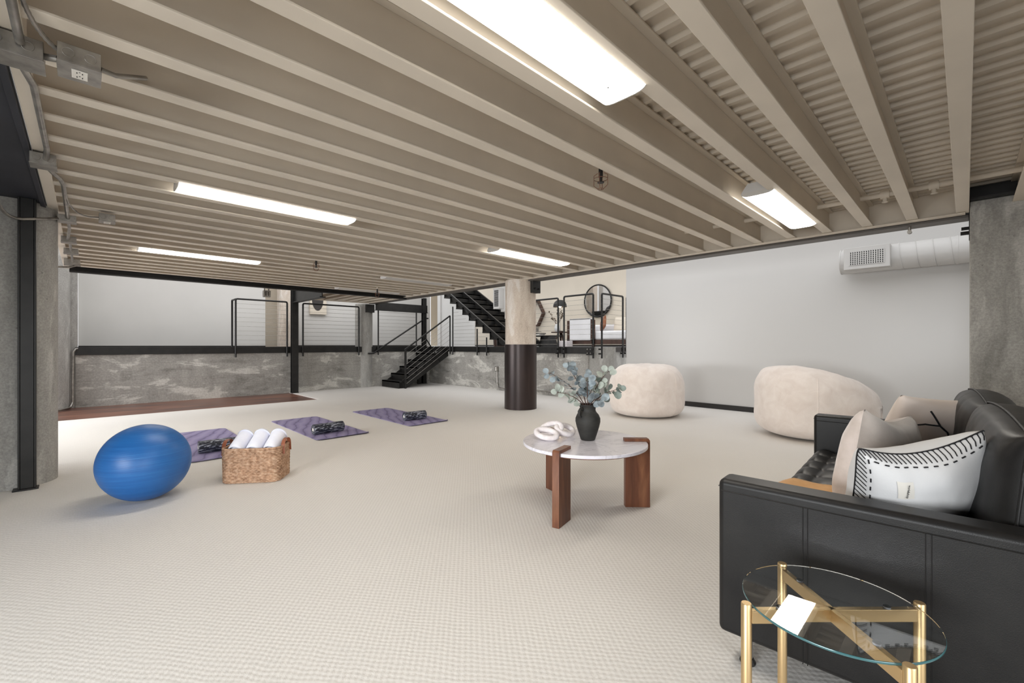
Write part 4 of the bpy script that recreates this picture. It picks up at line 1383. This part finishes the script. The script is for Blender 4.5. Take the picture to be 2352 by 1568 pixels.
# ---------------------------------------------------------------- bean bags
def beanbag(x, y, R_, H_, label, sx, sy, rz, seed, skew, flat):
    t = thing('bean_bag', label, 'bean bag', (x, y, 0), rz=rz)
    n, m_ = 72, 40
    vs = []
    for i in range(m_ + 1):
        ph = -PI / 2 + PI * i / m_
        for j in range(n):
            th = 2 * PI * j / n
            cz = math.sin(ph); cr = math.cos(ph)
            e = flat
            r = abs(cr) ** e
            z = math.copysign(abs(cz) ** (0.9 if cz > 0 else 0.4), cz)
            px = r * math.cos(th) * sx; py = r * math.sin(th) * sy
            zz = 0.5 + 0.5 * z
            zz = zz * (1 + skew * px * (1 if z > 0 else 0))
            nz = noise.noise(Vector((px * 2 + seed, py * 2, zz * 2))) * 0.05 + noise.noise(Vector((px * 5 + seed, py * 5, zz * 5))) * 0.022
            f = 1 + nz * min(1, zz * 3)
            vs.append((px * R_ * f, py * R_ * f, max(0.0, zz * H_ * (1 + nz * 0.5))))
    fs = []
    for i in range(m_):
        for j in range(n):
            fs.append((i * n + j, i * n + (j + 1) % n, (i + 1) * n + (j + 1) % n, (i + 1) * n + j))
    obj('bag', MB().add(vs, fs), PLUSH, t, smooth=180)
    pts = []
    jj = int(n * 0.68)
    for i in range(8, m_ - 10):
        q = Vector(vs[i * n + jj])
        q2 = Vector((q.x * 1.001, q.y * 1.001, q.z))
        pts.append(tuple(q2))
    obj('seam', MB().tube(pts, 0.006, 6), PLUSH, t, smooth=60)
    return t
beanbag(6.40, 3.53, 0.585, 0.80, 'cream plush bean bag farther from the sofa, behind the marble table', 1.0, 0.98, 0.3, 3.0, 0.0, 0.42)
beanbag(6.36, 1.27, 0.655, 0.80, 'larger slumped cream plush bean bag just behind the black sofa', 1.0, 0.92, math.radians(-44), 8.0, -0.20, 0.55)

# ---------------------------------------------------------------- black leather sofa
sf = thing('leather_sofa', 'black leather sofa with a tufted seat and low track arms at right', 'sofa', (1.572, 0.597, 0), rz=math.radians(3.2))
def arm(x0, x1):
    a = obj('arm', MB().box(x0, x1, -0.90, 0.0, 0.115, 0.64), LEATHER, sf, bevel=0.02, seg=4)
    m = MB()
    for y in (-0.255, -0.53, -0.80):
        for d in (-0.006, 0.006):
            m.tube([(x0 - 0.0006, y + d, 0.12), (x0 - 0.0006, y + d, 0.60)], 0.0013, 5)
    for s in ((x0 - 0.0008, 0.602), ):
        m.tube([(s[0], -0.89, s[1]), (s[0], -0.012, s[1])], 0.0018, 5)
    m.tube([(x0 + 0.012, 0.0006, 0.612), (x1 - 0.012, 0.0006, 0.612)], 0.0016, 5)
    obj('seam', m, LEATHER, a)
    return a
arm(0.0, 0.108)
arm(1.905, 2.015)
obj('base', MB().box(0.10, 1.91, -0.86, -0.025, 0.13, 0.30), LEATHER, sf, bevel=0.015, seg=3)
obj('back_frame', MB().box(0.10, 1.91, -0.96, -0.84, 0.13, 0.70), LEATHER, sf, bevel=0.02, seg=4)
def seat_fn(x0, x1, y0, y1, zt, cell=0.178):
    def g(u, v):
        x = x0 + (x1 - x0) * u
        y = y0 + (y1 - y0) * v
        a = abs(math.sin(PI * (x - x0) / cell)); b = abs(math.sin(PI * (y - y0 + 0.05) / cell))
        h = 0.026 * (a * b) ** 0.45
        but = math.exp(-((1 - (1 - a)) ** 2 + (1 - (1 - b)) ** 2) / 0.02) * 0.012
        e = min((x - x0), (x1 - x), (y1 - y) * 1.0)
        edge = max(0.0, 1 - e / 0.06)
        return (x, y + (0.02 * math.sin(PI * min(1, e / 0.06)) if False else 0), zt + h - but - 0.05 * edge ** 2.2)
    return g
mb = MB()
mb.grid(seat_fn(0.112, 1.90, -0.78, -0.006, 0.405), 160, 74)
sc = obj('seat', mb, LEATHER, sf, smooth=180)
obj('seat_border', MB().box(0.112, 1.90, -0.78, -0.008, 0.295, 0.372), LEATHER, sf, bevel=0.012, seg=3)
m = MB()
for i in range(1, 10):
    for j in range(0, 5):
        x = 0.112 + 0.178 * i; y = -0.83 + 0.178 * (j + 1)
        if x < 1.88 and y < -0.03:
            m.sphere((x, y, 0.400), 0.010, 10, 6, (1, 1, 0.5))
obj('button', m, LEATHER, sf, smooth=180)
def back_cushion(x0, x1, zb, zt, yf, seed, lean):
    n, mm = 40, 28
    W = (x1 - x0) / 2; Hh = (zt - zb) / 2
    mb = MB()
    def f(side):
        def g(u, v):
            a = 2 * u - 1; b = 2 * v - 1
            th = (max(0, 1 - abs(a) ** 5) * max(0, 1 - abs(b) ** 4)) ** 0.45
            wr = noise.noise(Vector((a * 9 + seed, b * 1.2, 1.0))) * 0.05 + noise.noise(Vector((a * 3 + seed, b * 2.2, 4))) * 0.10
            T = 0.105 if side > 0 else 0.085
            y = side * T * (0.32 + 0.68 * th) * (1 + wr) if (abs(a) < 0.999 and abs(b) < 0.999) else side * T * 0.32
            z = b * Hh + zb + Hh
            return (a * W + (x0 + x1) / 2, yf + y - lean * (z - zb), z + 0.02 * (1 - a * a))
        return g
    mb.grid(f(1), n, mm)
    mb.grid(f(-1), n, mm)
    N = (n + 1) * (mm + 1)
    ring = [i * (mm + 1) for i in range(n + 1)] + [n * (mm + 1) + j for j in range(1, mm + 1)] + [i * (mm + 1) + mm for i in range(n - 1, -1, -1)] + [j for j in range(mm - 1, 0, -1)]
    mb.f += [(ring[i], ring[(i + 1) % len(ring)], ring[(i + 1) % len(ring)] + N, ring[i] + N) for i in range(len(ring))]
    o = obj('back_cushion', mb, LEATHER, sf, smooth=180)
    b_ = o.modifiers.new('bevel', 'SUBSURF'); b_.levels = 1; b_.render_levels = 1
    pts = [Vector(mb.v[k]) for k in ring]
    m = MB().tube([tuple(p + Vector((0, 0.002, 0))) for p in pts] + [tuple(pts[0] + Vector((0, 0.002, 0)))], 0.004, 6)
    obj('piping', m, LEATHER, o, smooth=60)
    return o
back_cushion(0.125, 1.005, 0.43, 0.87, -0.715, 1.0, 0.09)
back_cushion(1.012, 1.895, 0.43, 0.86, -0.715, 6.0, 0.09)
for x, y in ((0.075, -0.075), (0.075, -0.80), (1.94, -0.075), (1.94, -0.80)):
    l = obj('leg', MB().cyl((x, y, 0.012), (x, y, 0.118), 0.016, 14), CHROME, sf, smooth=40)
    obj('foot_pad', MB().lathe(x, y, [(0.024, 0.0), (0.026, 0.006), (0.018, 0.02)], 16), BLACK, l)

# throw on the seat
mb = MB()
mb.grid(lambda u, v: (1.86 + 0.60 * u, 0.64 - 0.36 * v - 0.02 * u, 0.444 + 0.010 * noise.noise(Vector((u * 4, v * 4, 2))) - 0.02 * max(0, (0.12 - v) / 0.12)), 30, 24)
o = obj('folded_throw', mb, THROW, smooth=180)
s = o.modifiers.new('thick', 'SOLIDIFY'); s.thickness = 0.014; s.offset = 1
tag(o, 'ochre knitted throw folded on the sofa seat beside the near arm', 'blanket')
# pillows on the sofa
YAW = math.radians(-44.15)
def on_pillow(cx, cy, cz, W, H, T, yaw, tilt, roll):
    return Matrix.Translation((cx, cy, cz)) @ Matrix.Rotation(yaw, 4, 'Z') @ Matrix.Rotation(tilt, 4, 'X') @ Matrix.Rotation(roll, 4, 'Y')
# pillow behind (sand and grey velvet)
p2 = pillow(2.19, 0.235, 0.640, 0.42, 0.43, 0.20, PILG, 'throw_pillow', 'grey and sand velvet cushion tucked behind the white stitched cushion', yaw=YAW + 0.50, tilt=0.12, roll=0.14, sag=0.03, seed=4, back=PILS)
P1W, P1H, P1T, P1S, P1SEED = 0.365, 0.43, 0.20, 0.045, 9
p1 = pillow(1.885, 0.125, 0.636, P1W, P1H, P1T, PILW, 'throw_pillow', 'white cotton cushion with black blanket stitching nearest the sofa arm', yaw=YAW - 0.02, tilt=0.44, roll=-0.20, sag=P1S, seed=P1SEED, back=PILG)
def psurf(a, b, W, H, T, sag, seed, lift=0.0):
    pin = 1 - 0.07 * (1 - abs(b) ** 2.0) * abs(a) ** 6
    pin2 = 1 - 0.07 * (1 - abs(a) ** 2.0) * abs(b) ** 6
    th = (max(0, 1 - abs(a) ** 2.6) * max(0, 1 - abs(b) ** 2.6)) ** 0.5
    wr = noise.noise(Vector((a * 2.1 + seed, b * 2.1, -3.0))) * 0.10 + noise.noise(Vector((a * 5 + seed, b * 3, -1.0))) * 0.05
    rc = 1 - 0.05 * abs(a * b) ** 10
    return Vector((a * W / 2 * pin * rc, -T / 2 * th * (1 + wr) - lift, b * H / 2 * pin2 * rc - sag * (1 - a * a) * (0.5 + 0.5 * b)))
def q1(a, b, lift=0.0):
    return psurf(a, b, P1W, P1H, P1T, P1S, P1SEED, lift)
def epar(s_, inset):
    k = 1 - inset
    if s_ <= 1:
        return (-k, -k + 2 * k * s_)
    return (-k + 2 * k * (s_ - 1), k)
cord = [tuple(q1(*epar(2 * i / 80, 0.0), 0.0)) for i in range(81)]
obj('edge_cord', MB().tube(cord, 0.0022, 6), BLKY, p1, smooth=60)
NS = 50
for i in range(NS):
    s0_, s1_ = 2 * (i + 0.2) / NS, 2 * (i + 0.8) / NS
    m = MB()
    A = q1(*epar(s0_, 0.0), 0.003)
    B = q1(*epar(s0_, 0.025), 0.003)
    C_ = q1(*epar(s0_, 0.06), 0.003)
    A2 = q1(*epar(min(2.0, s1_ + 0.4 * 2 / NS), 0.0), 0.004)
    A1 = (A + A2) / 2 + (A - C_).normalized() * 0.004
    m.tube([tuple(C_), tuple(B), tuple(A), tuple(A1), tuple(A2)], 0.0015, 5)
    obj('stitch', m, BLKY, p1)
m = MB()
for i in range(NS):
    if i % 2 == 0:
        m.tube([tuple(q1(*epar(2 * (i + 0.1) / NS, 0.10), 0.002)), tuple(q1(*epar(2 * (i + 0.9) / NS, 0.10), 0.002))], 0.0022, 5)
o = obj('running_stitch', m, BLKY, p1)
o['kind'] = 'stuff'
# sewn label with lettering
def q1f(u, v):
    return q1(-0.58 + 0.24 * u, 0.44 + 0.27 * v, 0.0015)
m = MB().grid(lambda u, v: tuple(q1f(u, v)), 10, 10)
lab = obj('sewn_label', m, OFFW, p1, smooth=180)
ctr = q1f(0.5, 0.5)
ex = (q1f(0.6, 0.5) - q1f(0.4, 0.5)).normalized()
ez = (q1f(0.5, 0.6) - q1f(0.5, 0.4)).normalized()
en = ex.cross(ez).normalized()
ez = en.cross(ex)
fc = bpy.data.curves.new('lettering', 'FONT')
fc.body = 'work&shop'
fc.size = 0.0090
fc.align_x = 'CENTER'
fc.align_y = 'CENTER'
fc.extrude = 0.0003
fo = bpy.data.objects.new('lettering_curve', fc)
COL.objects.link(fo)
bpy.context.view_layer.update()
dg = bpy.context.evaluated_depsgraph_get()
me = bpy.data.meshes.new_from_object(fo.evaluated_get(dg))
bpy.data.objects.remove(fo)
lo = bpy.data.objects.new('lettering', me)
me.materials.clear()
me.materials.append(BLKY)
COL.objects.link(lo)
lo.parent = lab
# text runs down the label
tx, ty = -ez, ex
M = Matrix((tx, ty, tx.cross(ty))).transposed().to_4x4()
M.translation = ctr + en * 0.0012 * (1 if en.y < 0 else -1) + ex * 0.003
lo.matrix_basis = M
# far pillow with line drawing
P3 = (0.45, 0.43, 0.15, 0.02, 14)
p3 = pillow(3.04, 0.130, 0.668, P3[0], P3[1], P3[2], fabric('beige_print', (226, 212, 200), (234, 222, 216), 2.2, 0.2), 'throw_pillow', 'beige cushion with a thin black line drawing leaning at the far end of the sofa', yaw=YAW - 0.10, tilt=0.50, roll=0.06, sag=P3[3], seed=P3[4], back=fabric('grey_linen', (186, 182, 174), (202, 198, 190), 3, 0.3))
def lines(P):
    pts = []
    for i in range(len(P) - 1):
        for k in range(8):
            f = k / 8
            pts.append(tuple(psurf(P[i][0] * (1 - f) + P[i + 1][0] * f, P[i][1] * (1 - f) + P[i + 1][1] * f, *P3, 0.0012)))
    pts.append(tuple(psurf(*P[-1], *P3, 0.0012)))
    return MB().tube(pts, 0.0042, 5)
for P in ([(q[0] - 0.3, q[1] + 0.08) for q in Q] for Q in ([(-0.10, 0.72), (0.14, 0.40), (-0.15, 0.40), (-0.42, 0.27), (-0.54, 0.0), (-0.44, -0.25), (-0.1, -0.45)], [(0.14, 0.40), (0.34, 0.24), (0.44, 0.05)], [(0.92, 0.38), (0.74, 0.12), (0.66, -0.1)])):
    obj('drawn_line', lines(P), BLKY, p3, smooth=60)

# ---------------------------------------------------------------- glass side table
gt = thing('side_table', 'small round glass side table on a gold cross frame in front of the sofa', 'side table', (1.292, 0.221, 0))
legs = [(-0.150, 0.146), (0.132, 0.142), (0.150, -0.144), (-0.146, -0.146)]
for (x, y) in legs:
    obj('leg', MB().lathe(x, y, [(0.0, 0.0), (0.0118, 0.0), (0.0118, 0.479), (0.0105, 0.481), (0.0, 0.481)], 20), GOLD, gt, smooth=40)
def cross(a, b):
    p = Vector((a[0], a[1], 0.449)); q = Vector((b[0], b[1], 0.449))
    d = (q - p).normalized() * 0.010
    return MB().bar(tuple(p + d), tuple(q - d), 0.014, 0.030)
obj('crossbar', cross(legs[0], legs[2]), GOLD, gt, bevel=0.0015)
obj('crossbar', cross(legs[1], legs[3]), GOLD, gt, bevel=0.0015)
gl = obj('glass_top', MB().prism([(0.1932 * math.cos(2 * PI * i / 96), 0.1932 * math.sin(2 * PI * i / 96)) for i in range(96)], 0.4700, 0.4760), GLASS, gt)
obj('polished_edge', MB().lathe(0, 0, [(0.1934, 0.4703), (0.1942, 0.4712), (0.1942, 0.4748), (0.1934, 0.4757)], 96, cap=False), plain('glass_edge_green', (62, 104, 108), 0.12, 0.0, 0.8, var=0), gl, smooth=60)['label'] = 'greenish polished glass edge'
for (x, y) in legs:
    obj('bumper', MB().lathe(x * 0.62, y * 0.62, [(0.0, 0.4642), (0.0075, 0.4642), (0.008, 0.4685), (0.006, 0.4699), (0.0, 0.4699)], 16), GEDGE, gt, smooth=60)
